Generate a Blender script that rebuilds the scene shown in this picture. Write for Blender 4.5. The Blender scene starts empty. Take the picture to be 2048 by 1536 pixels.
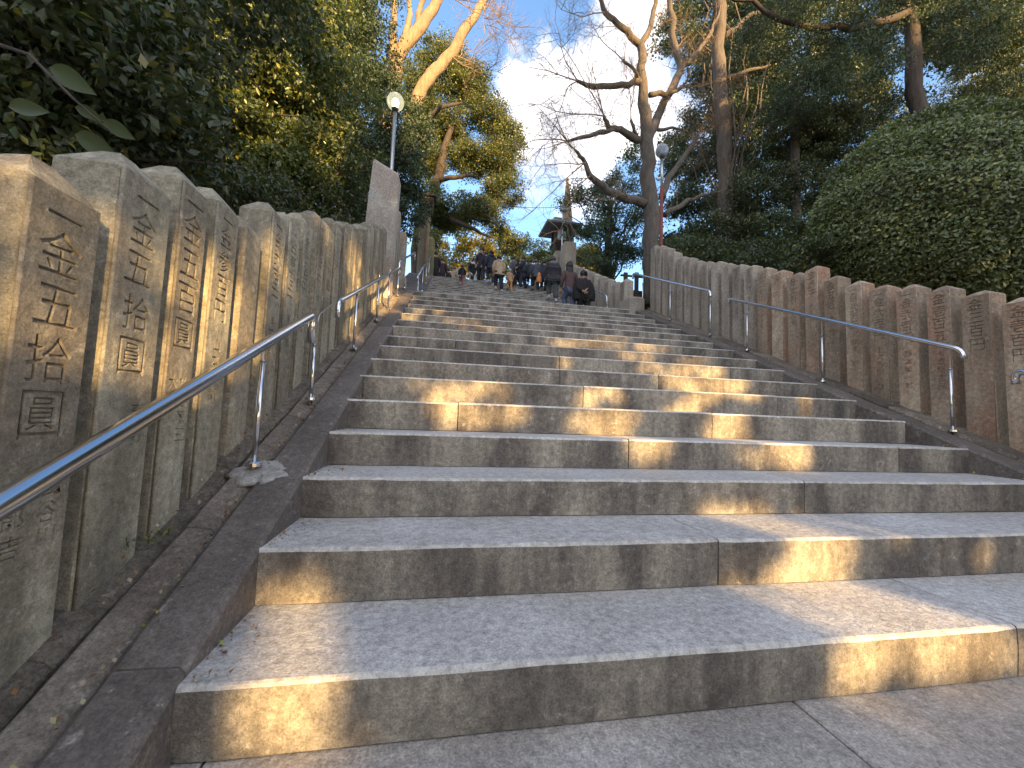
import bpy, bmesh, math, random
import numpy as np
from mathutils import Vector, Matrix, noise
random.seed(7)
RNG = np.random.default_rng(7)
sc = bpy.context.scene
COL = sc.collection
rad = math.radians

# ------------------------------------------------------------------ camera
YAW, PITCH, ROLL, FPX = .1746, .0744, .0369, 791.2
CAM = np.array([0.0, 0.0, .9084])
def cam_axes():
    fw = np.array([math.sin(YAW) * math.cos(PITCH), math.cos(YAW) * math.cos(PITCH), math.sin(PITCH)])
    rt = np.array([math.cos(YAW), -math.sin(YAW), 0.0])
    up = np.cross(rt, fw)
    return rt * math.cos(ROLL) + up * math.sin(ROLL), -rt * math.sin(ROLL) + up * math.cos(ROLL), fw
RT, UP, FW = cam_axes()
cd = bpy.data.cameras.new('camera')
cam = bpy.data.objects.new('camera', cd)
COL.objects.link(cam)
cam.matrix_world = Matrix(((RT[0], UP[0], -FW[0], CAM[0]), (RT[1], UP[1], -FW[1], CAM[1]), (RT[2], UP[2], -FW[2], CAM[2]), (0, 0, 0, 1)))
cd.sensor_width = 36
cd.lens = 36 * FPX / 2048
cd.clip_start = .02
cd.clip_end = 2000
sc.camera = cam

# ------------------------------------------------------------------ light
SUN = np.array([.35, -1.0, .23]); SUN /= np.linalg.norm(SUN)       # towards the sun: low, behind, a little to the right
EXPOSURE = 2.06
w = bpy.data.worlds.new('World'); sc.world = w; w.use_nodes = True
nt = w.node_tree; nt.nodes.clear()
def N(nt, t, **kw):
    n = nt.nodes.new(t)
    for k, v in kw.items():
        if k.startswith('i_'):
            n.inputs[int(k[2:]) if k[2:].isdigit() else k[2:].replace('_', ' ')].default_value = v
        else: setattr(n, k, v)
    return n
out = N(nt, 'ShaderNodeOutputWorld'); bg = N(nt, 'ShaderNodeBackground')
sky = N(nt, 'ShaderNodeTexSky', sky_type='NISHITA', sun_disc=False)
sky.sun_elevation = math.asin(SUN[2]); sky.sun_rotation = math.atan2(SUN[0], SUN[1])
sky.air_density = 1.0; sky.dust_density = .35; sky.ozone_density = 2.6; sky.altitude = 60
bg.inputs['Strength'].default_value = .13
tc = N(nt, 'ShaderNodeTexCoord')
nt.links.new(bg.outputs[0], out.inputs[0])
def vdir(x, y):
    d = FW + RT * (x - 1024) / FPX + UP * (768 - y) / FPX
    return d / np.linalg.norm(d)
def wmath(op, a, b=None, clamp=False):
    n = N(nt, 'ShaderNodeMath', operation=op); n.use_clamp = clamp
    for i, q in enumerate((a, b)):
        if q is None: continue
        if isinstance(q, (int, float)): n.inputs[i].default_value = q
        else: nt.links.new(q, n.inputs[i])
    return n.outputs[0]
cn = N(nt, 'ShaderNodeTexNoise', i_Scale=7.0, i_Detail=8.0, i_Roughness=.58)
nt.links.new(tc.outputs['Generated'], cn.inputs['Vector'])
total = None
# clouds: lumps of cumulus given as directions, plus thin veils
for (x, y, rr, amt) in [(1225, 175, .155, 1.2), (1130, 225, .15, 1.25), (1180, 260, .165, 1.15), (1270, 250, .14, 1.0), (1075, 250, .12, 1.1), (1180, 330, .16, .55), (1090, 310, .14, .5), (1500, 180, .16, .4), (100, 500, .5, .4)]:
    d = vdir(x, y)
    dp = N(nt, 'ShaderNodeVectorMath', operation='DISTANCE'); dp.inputs[1].default_value = d
    nt.links.new(tc.outputs['Generated'], dp.inputs[0])
    v = wmath('MULTIPLY', wmath('SUBTRACT', 1.0, wmath('DIVIDE', dp.outputs['Value'], rr)), 1.3)
    v = wmath('MULTIPLY', wmath('ADD', v, wmath('MULTIPLY', wmath('SUBTRACT', cn.outputs[0], .5), 3.2)), amt, True)
    total = v if total is None else wmath('MAXIMUM', total, v)
gn = N(nt, 'ShaderNodeTexNoise', i_Scale=2.3, i_Detail=7.0, i_Roughness=.6); nt.links.new(tc.outputs['Generated'], gn.inputs['Vector'])  # broad cloud cover added outside the view to lift the fill light
dpc = N(nt, 'ShaderNodeVectorMath', operation='DISTANCE'); dpc.inputs[1].default_value = vdir(980, 60); nt.links.new(tc.outputs['Generated'], dpc.inputs[0])
clear = wmath('MULTIPLY', wmath('SUBTRACT', dpc.outputs['Value'], .62), 3.0, True)      # the blue opening above the steps
total = wmath('MAXIMUM', total, wmath('MULTIPLY', wmath('MULTIPLY', wmath('SUBTRACT', gn.outputs[0], .40), 4.5, True), clear))
sm = N(nt, 'ShaderNodeMapRange', interpolation_type='SMOOTHSTEP'); sm.inputs[1].default_value = .02; sm.inputs[2].default_value = .8
nt.links.new(total, sm.inputs[0])
cc = N(nt, 'ShaderNodeTexNoise', i_Scale=9.0, i_Detail=5.0); nt.links.new(tc.outputs['Generated'], cc.inputs['Vector'])
cr = N(nt, 'ShaderNodeValToRGB'); cr.color_ramp.elements[0].position = .35; cr.color_ramp.elements[1].position = .62
cr.color_ramp.elements[0].color = (2.3, 2.35, 2.7, 1); cr.color_ramp.elements[1].color = (4.4, 4.15, 4.1, 1)
nt.links.new(cc.outputs[0], cr.inputs[0])
mx = N(nt, 'ShaderNodeMix', data_type='RGBA')
nt.links.new(sm.outputs[0], mx.inputs[0]); nt.links.new(sky.outputs[0], mx.inputs[6]); nt.links.new(cr.outputs[0], mx.inputs[7])
nt.links.new(mx.outputs[2], bg.inputs['Color'])
sl = bpy.data.lights.new('sun', 'SUN'); sl.energy = 4.2; sl.angle = rad(.42); sl.color = (1.0, .63, .25)
so = bpy.data.objects.new('sun', sl); COL.objects.link(so); so.location = (10, -30, 20)
so.rotation_euler = Vector(SUN).to_track_quat('Z', 'Y').to_euler()
sc.view_settings.view_transform = 'Standard'; sc.view_settings.look = 'None'
sc.view_settings.exposure = EXPOSURE; sc.view_settings.gamma = 1; sc.view_settings.use_curve_mapping = False
sc.cycles.max_bounces = 6; sc.cycles.diffuse_bounces = 3; sc.cycles.glossy_bounces = 3; sc.cycles.transparent_max_bounces = 6

# ------------------------------------------------------------------ measuring helpers (a photo pixel read as a ray)
def ray(x, y): return FW + RT * (x - 1024) / FPX + UP * (768 - y) / FPX
def at(x, y, Y):
    d = ray(x, y); return CAM + d * (Y / d[1])
def atx(x, y, X):
    d = ray(x, y); return CAM + d * (X / d[0])
RISE, RUN, Y1 = .192, .4205, 1.176
SL = RISE / RUN
XL, XR = -.618, 4.06
DZ = [-0.006, 0.002, -0.002, -0.001, 0.011, 0.018, 0.014, 0.015, 0.005, 0.009, -0.007, -0.005, -0.011, -0.025, -0.024, -0.023, -0.002]
YT1 = Y1 + 16 * RUN; ZT1 = 17 * RISE
Y2 = 9.8; YT2 = Y2 + 16 * RUN; ZT2 = 34 * RISE
def zslope(Y):                      # nose line of both flights
    if Y < YT1 + .3: return max(-.35, RISE + (Y - Y1) * SL) if Y < YT1 else ZT1
    if Y < Y2: return ZT1
    return min(ZT2, ZT1 + RISE + (Y - Y2) * SL)
def zstep(Y):
    if Y < Y1: return 0
    if Y < Y2: return min(17, int((Y - Y1) / RUN) + 1) * RISE
    return ZT1 + min(17, int((Y - Y2) / RUN) + 1) * RISE

# ------------------------------------------------------------------ mesh helpers
class MB:
    def __init__(s): s.v = []; s.f = []; s.m = []
    def add(s, vs, fs, m=0):
        o = len(s.v); s.v += [tuple(p) for p in vs]
        for f in fs: s.f.append(tuple(i + o for i in f)); s.m.append(m)
    def box(s, x0, x1, y0, y1, z0, z1, m=0):
        s.add([(x0, y0, z0), (x1, y0, z0), (x1, y1, z0), (x0, y1, z0), (x0, y0, z1), (x1, y0, z1), (x1, y1, z1), (x0, y1, z1)],
              [(0, 3, 2, 1), (4, 5, 6, 7), (0, 1, 5, 4), (1, 2, 6, 5), (2, 3, 7, 6), (3, 0, 4, 7)], m)
    def rings(s, R, m=0, cap=True):
        n = len(R[0]); o = len(s.v)
        for r in R: s.v += [tuple(p) for p in r]
        for i in range(len(R) - 1):
            for j in range(n):
                k = (j + 1) % n
                s.f.append((o + i * n + j, o + i * n + k, o + (i + 1) * n + k, o + (i + 1) * n + j)); s.m.append(m)
        if cap:
            s.f.append(tuple(o + j for j in reversed(range(n)))); s.m.append(m)
            s.f.append(tuple(o + (len(R) - 1) * n + j for j in range(n))); s.m.append(m)
    def tube(s, pts, r, n=8, m=0, jit=0, cap=True):
        P = [np.array(p, float) for p in pts]
        if not hasattr(r, '__len__'): r = [r] * len(P)
        R = []; u = None
        for i, p in enumerate(P):
            d = P[min(i + 1, len(P) - 1)] - P[max(i - 1, 0)]; d = d / (np.linalg.norm(d) + 1e-9)
            if u is None: u = np.cross(d, (0, 0, 1) if abs(d[2]) < .9 else (1, 0, 0))
            u = u - d * (u @ d); u /= np.linalg.norm(u) + 1e-9; v = np.cross(d, u)
            R.append([p + (u * math.cos(a) + v * math.sin(a)) * r[i] * (1 + (random.uniform(-jit, jit) if jit else 0)) for a in [2 * math.pi * k / n for k in range(n)]])
        s.rings(R, m, cap)
    def lathe(s, c, prof, n=16, m=0):
        s.rings([[(c[0] + r * math.cos(2 * math.pi * k / n), c[1] + r * math.sin(2 * math.pi * k / n), c[2] + z) for k in range(n)] for r, z in prof], m)
    def build(s, name, mats, parent=None, smooth=False, origin=None):
        me = bpy.data.meshes.new(name)
        o = np.array(origin if origin is not None else (0, 0, 0), float)
        me.from_pydata([tuple(np.array(p) - o) for p in s.v] if origin is not None else s.v, [], s.f)
        for q in (mats if isinstance(mats, (list, tuple)) else [mats]): me.materials.append(q)
        me.polygons.foreach_set('material_index', s.m)
        if smooth: me.polygons.foreach_set('use_smooth', [True] * len(s.f))
        me.update()
        return link(name, me, parent, o)
def link(name, me, parent=None, loc=(0, 0, 0)):
    ob = bpy.data.objects.new(name, me); COL.objects.link(ob)
    if parent is not None:
        ob.parent = parent; pl = parent.location
        if parent.parent is not None: pl = parent.location + parent.parent.location
        ob.location = Vector(loc) - pl
    else: ob.location = loc
    return ob
def tag(o, label=None, cat=None, group=None, kind=None):
    if label: o['label'] = label
    if cat: o['category'] = cat
    if group: o['group'] = group
    if kind: o['kind'] = kind
    return o
def empty(name, loc, label=None, cat=None, group=None, kind=None):
    o = bpy.data.objects.new(name, None); COL.objects.link(o); o.location = [float(q) for q in loc]; o.empty_display_size = .1
    return tag(o, label, cat, group, kind)

# ------------------------------------------------------------------ materials
def mat(name):
    m = bpy.data.materials.new(name); m.use_nodes = True
    return m, m.node_tree, m.node_tree.nodes['Principled BSDF']
def ramp(t, src, stops):
    r = t.nodes.new('ShaderNodeValToRGB'); e = r.color_ramp.elements
    while len(e) < len(stops): e.new(.5)
    for q, (p, c) in zip(e, stops):
        q.position = p; q.color = (*c, 1) if hasattr(c, '__len__') else (c, c, c, 1)
    t.links.new(src, r.inputs[0]); return r.outputs[0]
def mixc(t, f, a, b, mode='MIX'):
    n = t.nodes.new('ShaderNodeMix'); n.data_type = 'RGBA'; n.blend_type = mode
    for i, q in ((0, f), (6, a), (7, b)):
        if hasattr(q, 'node'): t.links.new(q, n.inputs[i])
        elif i: n.inputs[i].default_value = (*q, 1)
        else: n.inputs[0].default_value = q
    return n.outputs[2]
def noi(t, vec, scale, detail=4, rough=.55):
    n = N(t, 'ShaderNodeTexNoise', i_Scale=scale, i_Detail=detail, i_Roughness=rough)
    t.links.new(vec, n.inputs['Vector']); return n.outputs[0]
def coords(t, sx=1, sy=1, sz=1, rnd=True):
    g = t.nodes.new('ShaderNodeNewGeometry'); mp = N(t, 'ShaderNodeMapping'); mp.inputs['Scale'].default_value = (sx, sy, sz)
    t.links.new(g.outputs['Position'], mp.inputs[0])
    if rnd:
        oi = t.nodes.new('ShaderNodeObjectInfo'); m = N(t, 'ShaderNodeVectorMath', operation='SCALE')
        m.inputs[0].default_value = (13, 7, 5); t.links.new(oi.outputs['Random'], m.inputs['Scale']); t.links.new(m.outputs[0], mp.inputs['Location'])
    return mp.outputs[0]
def stone(name, light, dark, stain, st_amt=.6, streak=True, lich=.25, grain=.35, bump=.5, red=0, rough=.85, vary=.16, gs=230, bd=.004):
    m, t, b = mat(name)
    P = coords(t); Q = coords(t, 3.6, 3.6, .9) if streak else coords(t, 2, 2, 2)
    base = mixc(t, ramp(t, noi(t, P, 3.2, 6, .65), [(.35, 0), (.65, 1)]), light, dark)
    sm_ = ramp(t, noi(t, Q, 1.0, 5, .6), [(.40, 0), (.60, st_amt)])
    base = mixc(t, sm_, base, stain)
    if streak: base = mixc(t, ramp(t, noi(t, coords(t, 13, 13, .8), 1.0, 5, .65), [(.5, 0), (.68, .38)]), base, stain)
    if red: base = mixc(t, ramp(t, noi(t, coords(t, 1.6, 1.6, .9), 1.5, 4, .6), [(.47, 0), (.72, red * .75)]), base, (.36, .16, .09))
    if lich: base = mixc(t, ramp(t, noi(t, P, 17, 5, .7), [(.60, 0), (.72, lich)]), base, (.52, .50, .44))
    base = mixc(t, 1.0, base, ramp(t, noi(t, P, 34, 6, .75), [(.30, .55), (.5, 1.0), (.70, 1.42)]), 'MULTIPLY')
    fine = noi(t, P, gs, 3, .7)
    base = mixc(t, 1.0, base, ramp(t, fine, [(.3, 1 - grain), (.7, 1 + grain)]), 'MULTIPLY')
    oi = t.nodes.new('ShaderNodeObjectInfo')
    base = mixc(t, 1.0, base, ramp(t, oi.outputs['Random'], [(0, 1 - vary), (1, 1 + vary)]), 'MULTIPLY')
    t.links.new(base, b.inputs['Base Color']); b.inputs['Roughness'].default_value = rough
    bp = N(t, 'ShaderNodeBump'); bp.inputs['Strength'].default_value = bump; bp.inputs['Distance'].default_value = bd * 1.6
    h = mixc(t, .45, fine, noi(t, P, 45, 6, .7)); t.links.new(h, bp.inputs['Height'])
    bp2 = N(t, 'ShaderNodeBump'); bp2.inputs['Strength'].default_value = bump; bp2.inputs['Distance'].default_value = bd * 6
    t.links.new(noi(t, P, 14, 8, .72), bp2.inputs['Height']); t.links.new(bp.outputs[0], bp2.inputs['Normal'])
    t.links.new(bp2.outputs[0], b.inputs['Normal'])
    return m
def plain(name, c, rough=.6, metal=0, var=.0, sc_=20, bump=0, spec=None):
    m, t, b = mat(name)
    b.inputs['Base Color'].default_value = (*c, 1); b.inputs['Roughness'].default_value = rough; b.inputs['Metallic'].default_value = metal
    if var:
        P = coords(t, rnd=False); n = noi(t, P, sc_, 4)
        t.links.new(mixc(t, 1.0, c, ramp(t, n, [(.3, 1 - var), (.7, 1 + var)]), 'MULTIPLY'), b.inputs['Base Color'])
        if bump:
            bp = N(t, 'ShaderNodeBump'); bp.inputs['Strength'].default_value = bump; bp.inputs['Distance'].default_value = .01
            t.links.new(n, bp.inputs['Height']); t.links.new(bp.outputs[0], b.inputs['Normal'])
    if spec is not None: b.inputs['Specular IOR Level'].default_value = spec
    return m
M_TREAD = stone('worn_skylit_granite_tread', (.5, .495, .485), (.42, .41, .40), (.31, .29, .26), .45, False, .25, .34, .45, 0, .72, .05, 150)  # worn grey, paled further with sky reflection put into the colour
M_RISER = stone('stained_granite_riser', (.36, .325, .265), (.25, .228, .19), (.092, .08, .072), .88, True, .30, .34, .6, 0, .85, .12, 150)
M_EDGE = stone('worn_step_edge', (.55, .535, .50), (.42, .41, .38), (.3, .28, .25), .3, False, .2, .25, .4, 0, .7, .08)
M_PAVE = stone('pavement_granite', (.40, .375, .345), (.30, .28, .255), (.2, .18, .16), .5, False, .3, .4, .5, 0, .75, .05, 120)
M_KERB = stone('dull_purplish_brown_kerb', (.16, .138, .122), (.105, .088, .077), (.058, .047, .041), .4, False, .3, .35, .6, 0, .7, .15, 120)
M_KERB2 = stone('grey_brown_mortar', (.29, .25, .205), (.19, .16, .13), (.11, .088, .07), .5, False, .4, .35, .8, 0, .9, .1, 120, .006)
M_BASE = stone('rough_fence_base', (.28, .24, .19), (.16, .135, .105), (.085, .07, .056), .6, False, .5, .35, .9, 0, .9, .12, 90, .008)
M_MORTAR = stone('pale_mortar', (.46, .455, .44), (.33, .32, .30), (.15, .14, .12), .3, False, .3, .3, .8, 0, .9, .05)
M_POSTL = stone('olive_granite_post', (.385, .36, .275), (.265, .245, .18), (.125, .108, .082), .7, True, .3, .3, .55, .12, .85, .14, 170)
M_POSTR = stone('reddish_granite_post', (.44, .36, .265), (.33, .26, .185), (.17, .125, .09), .65, True, .35, .3, .6, .75, .85, .2, 170)
M_POSTF = stone('pale_granite_post', (.42, .38, .32), (.31, .275, .22), (.18, .145, .115), .5, True, .3, .3, .5, .1, .85, .12)
M_MOSS = stone('mossy_granite', (.23, .215, .115), (.15, .14, .07), (.09, .08, .05), .4, True, .2, .3, .5, 0, .9, .1)
M_SLAB = stone('brown_granite_pillar', (.45, .43, .38), (.37, .345, .30), (.27, .19, .15), .55, False, .5, .3, .6, .12, .85, .02)
M_GAP = plain('dark_joint_fill', (.028, .023, .018), .95)
M_STEEL = plain('polished_stainless_steel', (.62, .63, .65), .16, 1)
M_STEELD = plain('dull_steel', (.5, .5, .5), .4, 1)
M_RUST = plain('red_brown_paint', (.16, .035, .022), .6, 0, .4, 30)
M_WOOD = plain('weathered_dark_wood', (.055, .038, .028), .8, 0, .35, 25, .3)
M_ROOFC = plain('weathered_copper_roof', (.15, .16, .17), .6, 0, .3, 12, .3)
M_WHITEP = plain('pale_paper_panel', (.5, .52, .55), .7)
M_WIRE = plain('black_cable', (.03, .03, .03), .6)
def ground_mat():
    m, t, b = mat('leaf_littered_soil'); P = coords(t, rnd=False)
    c = mixc(t, ramp(t, noi(t, P, 6, 8, .7), [(.35, 0), (.65, 1)]), (.055, .04, .026), (.12, .085, .05))
    t.links.new(c, b.inputs['Base Color']); b.inputs['Roughness'].default_value = .95
    bp = N(t, 'ShaderNodeBump'); bp.inputs['Strength'].default_value = .8; bp.inputs['Distance'].default_value = .04
    t.links.new(noi(t, P, 25, 6), bp.inputs['Height']); t.links.new(bp.outputs[0], b.inputs['Normal']); return m
M_SOIL = ground_mat()
def leaf_mat(name, a, b_, c_=None, trans=.3, rough=.42, cfrac=.12):
    m, t, b = mat(name); g = t.nodes.new('ShaderNodeNewGeometry')
    stops = [(0, a), (1 - cfrac - .05, b_)] + ([(1 - cfrac, c_)] if c_ else [])
    c = ramp(t, g.outputs['Random Per Island'], stops)
    c = mixc(t, 1.0, c, ramp(t, noi(t, coords(t, rnd=False), .9, 3), [(.3, .65), (.7, 1.35)]), 'MULTIPLY')
    t.links.new(c, b.inputs['Base Color']); b.inputs['Roughness'].default_value = rough
    b.inputs['Specular IOR Level'].default_value = .6
    tr = t.nodes.new('ShaderNodeBsdfTranslucent'); t.links.new(mixc(t, 1.0, c, (1.5, 1.6, .7), 'MULTIPLY'), tr.inputs['Color'])
    ms = t.nodes.new('ShaderNodeMixShader'); ms.inputs[0].default_value = trans
    t.links.new(b.outputs[0], ms.inputs[1]); t.links.new(tr.outputs[0], ms.inputs[2])
    t.links.new(ms.outputs[0], t.nodes['Material Output'].inputs['Surface']); return m
L_CAM = leaf_mat('glossy_camellia_leaves', (.065, .09, .03), (.125, .16, .055), (.30, .27, .05), .25, .35, .07)
L_DARK = leaf_mat('dark_evergreen_leaves', (.032, .048, .02), (.065, .09, .035), (.17, .15, .035), .22, .45, .05)
L_CONI = leaf_mat('deep_green_conifer_foliage', (.03, .052, .028), (.062, .095, .045), None, .2, .5)
L_CAMPH = leaf_mat('camphor_leaves', (.055, .075, .028), (.12, .15, .05), (.24, .2, .045), .35, .4, .1)
L_YEL = leaf_mat('yellowing_leaves', (.13, .14, .025), (.30, .25, .04), (.42, .30, .04), .45, .5, .3)
L_MID = leaf_mat('mid_green_leaves', (.05, .08, .03), (.11, .15, .05), (.28, .24, .06), .35, .45, .15)
L_BUSH = leaf_mat('clipped_bush_leaves', (.09, .12, .045), (.17, .205, .085), (.30, .29, .09), .2, .4, .05)
L_BLUE = leaf_mat('cool_green_leaves', (.04, .07, .045), (.08, .125, .075), None, .3, .45)
def bark(name, a, b_, s=9):
    m, t, b = mat(name); P = coords(t, 1, 1, .25, False)
    n = noi(t, P, s, 7, .7); c = mixc(t, ramp(t, n, [(.35, 0), (.65, 1)]), a, b_)
    t.links.new(c, b.inputs['Base Color']); b.inputs['Roughness'].default_value = .9
    bp = N(t, 'ShaderNodeBump'); bp.inputs['Strength'].default_value = 1; bp.inputs['Distance'].default_value = .05
    t.links.new(n, bp.inputs['Height']); t.links.new(bp.outputs[0], b.inputs['Normal']); return m
B_PALE = bark('pale_smooth_bark', (.34, .25, .16), (.20, .14, .09))
B_BROWN = bark('rough_brown_bark', (.17, .12, .08), (.07, .05, .035))
B_GREY = bark('grey_brown_bark', (.145, .122, .102), (.07, .058, .05))
B_DARK = bark('dark_bark', (.08, .062, .05), (.035, .028, .022))

# ------------------------------------------------------------------ ground
def make_ground():
    xs = [-160, -60, -25, -12, -7, -4, -2.6, -1.9, -1.55, 5.3, 5.8, 7, 9, 12, 18, 30, 60, 160]
    ys = [-160, -60, -25, -8, -2, 0, .6] + [1 + .5 * i for i in range(36)] + [20, 25, 40, 80, 170]
    v = []; f = []
    for y in ys:
        for x in xs:
            side = max(0, abs(x - 1.7) - 3.6)
            z = zslope(y) if y < 19 else ZT2
            if y < 19: z -= .34 if abs(x - 1.7) < 3.7 else .04
            else: z -= .16
            z += min(side, 12) * .06 * (1 if y > .5 else 0) + (noise.noise(Vector((x * .4, y * .4, 0))) * .12 if side > .5 else 0)
            if y <= .6: z = -.18 + (.0 if abs(x - 1.7) < 3.7 else .05)
            v.append((x, y, z))
    nx = len(xs)
    for j in range(len(ys) - 1):
        for i in range(nx - 1):
            a = j * nx + i; f.append((a, a + 1, a + nx + 1, a + nx))
    mb = MB(); mb.add(v, f); tag(mb.build('ground', M_SOIL), kind='structure')
make_ground()

# pavement at the foot
pave = empty('pavement', (1.7, 0, -.01), kind='structure')
def slab(x0, x1, y0, y1, zt, th, mats, parent, name):
    g = .003; zz = zt + random.uniform(-.002, .002); c = .006; mb = MB()
    x0 += g; x1 -= g; y0 += g; y1 -= g
    def r(i, z): return [(x0 + i, y0 + i, z), (x1 - i, y0 + i, z), (x1 - i, y1 - i, z), (x0 + i, y1 - i, z)]
    mb.rings([r(0, zt - th), r(0, zz - c), r(c, zz)]); return mb.build(name, mats, parent)
gapb = MB(); gapb.box(-1.6, 5.2, -4.5, 1.2, -.2, -.03); gapb.build('bedding_mortar', M_GAP, pave)
yy = 1.205
for row in range(6):
    y0 = yy - (.62 if row else .74); xo = [-1.6, -.55, 1.19, 2.9, 4.2, 5.2] if row % 2 == 0 else [-1.6, .3, 2.0, 3.6, 5.2]
    for a, b_ in zip(xo[:-1], xo[1:]): slab(a, b_, y0, yy, 0, .1, M_PAVE, pave, 'paving_slab')
    yy = y0

# ------------------------------------------------------------------ the two flights of steps
def step_stone(x0, x1, y, zt, zb, depth, parent, seg=None, jit=.0035):
    n = seg or max(3, int((x1 - x0) / .12)); mb = MB(); c = .012
    x0 += .003; x1 -= .003; rows = []
    dzl = random.uniform(-.003, .003) * jit / .0035; dyl = random.uniform(-.004, .004) * jit / .0035
    for i in range(n + 1):
        x = x0 + (x1 - x0) * i / n; s = noise.noise(Vector((x * 5, y * 3, zt))) * jit * .25 + random.uniform(-jit, jit) * .22
        e = .006 if i in (0, n) else 0
        yy = y + s + dyl + e; cc = c * random.uniform(.82, 1.18)
        rows.append([(x, yy + .004, zb), (x, yy + random.uniform(-.002, .002), zt - .09 + dzl), (x, yy, zt - cc + dzl), (x, yy + cc * .5, zt - cc * .3 + dzl), (x, yy + cc * 1.2, zt + s * .3 + dzl), (x, y + depth, zt + dzl + s * .2), (x, y + depth, zb)])
    m = 7; o = 0; vs = [p for r in rows for p in r]; fs = []; ms = []
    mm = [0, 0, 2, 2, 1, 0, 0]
    for i in range(n):
        for j in range(m):
            k = (j + 1) % m
            fs.append((i * m + j, (i + 1) * m + j, (i + 1) * m + k, i * m + k)); ms.append(mm[j])
    fs.append(tuple(reversed(range(m)))); ms.append(0); fs.append(tuple(n * m + j for j in range(m))); ms.append(0)
    mb.v = vs; mb.f = fs; mb.m = ms
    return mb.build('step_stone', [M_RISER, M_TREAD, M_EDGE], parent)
def flight(y1, z0, dz, parent, fine=True):
    for k in range(1, 18):
        y = y1 + (k - 1) * RUN; zt = z0 + RISE * k + (dz[k - 1] if dz else 0); zb = z0 + RISE * (k - 1) + (dz[k - 2] if dz and k > 1 else 0) + .004
        j = [2.155 + random.uniform(-.03, .03), .2 + random.uniform(-.2, .2)] if k % 2 else [1.23 + random.uniform(-.02, .02), 3.15 + random.uniform(-.2, .2)]
        if k == 1: j = [2.16]
        if k == 2: j = [1.237]
        if k == 3: j = [2.13]
        if k == 4: j = [1.223, 3.4]
        if k == 7: j = [1.124, 2.174]
        js = [XL - .03] + sorted(j) + [XR + .03]
        if not fine: js = [XL - .03, 1.7, XR + .03]
        for a, b_ in zip(js[:-1], js[1:]):
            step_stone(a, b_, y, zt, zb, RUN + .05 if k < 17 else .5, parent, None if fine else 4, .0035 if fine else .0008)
stairs = empty('stone_stairs', (1.7, Y1, 0), kind='structure')
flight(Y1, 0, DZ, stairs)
core = MB()
for k in range(1, 18): core.box(XL + .01, XR - .01, Y1 + (k - 1) * RUN + .06, Y1 + k * RUN + .1, -.1, RISE * k - .05)
core.build('bedding_mortar', M_GAP, stairs)
stairs2 = empty('stone_stairs', (1.7, Y2, ZT1), kind='structure')
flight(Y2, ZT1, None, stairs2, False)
core = MB()
for k in range(1, 18): core.box(XL + .01, XR - .01, Y2 + (k - 1) * RUN + .06, Y2 + k * RUN + .1, ZT1 - .1, ZT1 + RISE * k - .05)
core.build('bedding_mortar', M_GAP, stairs2)
land = empty('landing', (1.7, 8.8, ZT1), kind='structure')
for i in range(5):
    for j in range(4):
        slab(-1.6 + i * 1.5, -.1 + i * 1.5, YT1 + .5 + j * .38, YT1 + .5 + (j + 1) * .38, ZT1, .12, M_PAVE, land, 'paving_slab')
land2 = empty('upper_landing', (1.7, 20, ZT2), kind='structure')
for i in range(6):
    for j in range(3):
        slab(-4 + i * 2, -2 + i * 2, YT2 + .48 + j * 1.2, YT2 + .48 + (j + 1) * 1.2, ZT2, .12, M_PAVE, land2, 'paving_slab')

# ------------------------------------------------------------------ kerbs beside the flights
def kerb(name, pieces, sm_kind='structure'):
    e = empty(name, (pieces[0][0], pieces[0][2], zslope(pieces[0][2])), kind='structure')
    for (x0, x1, ya, yb, off, slant, m, L, pname, rnd_) in pieces:
        y = ya
        while y < yb - .05:
            ln = min(L * random.uniform(.8, 1.2), yb - y); n = max(3, int(ln / .12)); mb = MB(); R = []
            o1 = random.uniform(-.003, .003)
            for i in range(n + 1):
                q = y + .002 + (ln - .004) * i / n; z = RISE + (q - Y1) * SL if ya < 8 else ZT1 + RISE + (q - Y2) * SL
                z += off + o1; j = lambda a=.003: random.uniform(-a, a) * (1 if rnd_ else .5) + noise.noise(Vector((q * 4, x0 * 9, z))) * .006 * rnd_
                c = .02; dr = -.003 if i in (0, n) else 0
                R.append([(x0, q, z - .45), (x1, q, z - .45), (x1 + dr, q, z - c + j()), (x1 - c, q, z + j() + dr), ((x0 + x1) / 2, q, z + slant / 2 + j() + dr), (x0 + c, q, z + slant + j() + dr), (x0 - dr, q, z + slant - c + j())])
            mb.rings(R); mb.build(pname, m, e, smooth=False); y += ln
    return e
kerb('stair_kerb', [(-.808, -.622, -.9, YT1 + .25, .006, .004, M_KERB, 1.25, 'kerb_stone', 1),
                    (-.932, -.812, -.9, YT1 + .25, -.004, .012, M_KERB2, .9, 'mortar_strip', 2.2),
                    (-1.42, -.938, -.9, YT1 + .25, .006, .10, M_BASE, .75, 'base_stone', 5)])
kerb('stair_kerb', [(4.064, 4.27, -.9, YT1 + .1, .0, -.002, M_KERB, 1.3, 'kerb_stone', 1),
                    (4.275, 4.95, -.9, YT1 + .1, -.002, .02, M_BASE, .8, 'base_stone', 2.5)])
kerb('stair_kerb', [(-.9, -.622, Y2 - .3, YT2 + .2, .006, .004, M_KERB, 1.3, 'kerb_stone', 1), (-1.6, -.905, Y2 - .3, YT2 + .2, .006, .03, M_BASE, 1.5, 'base_stone', 2)])
kerb('stair_kerb', [(4.064, 4.95, Y2 - .3, YT2 + .2, .0, .01, M_KERB, 1.3, 'kerb_stone', 1)])

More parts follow.
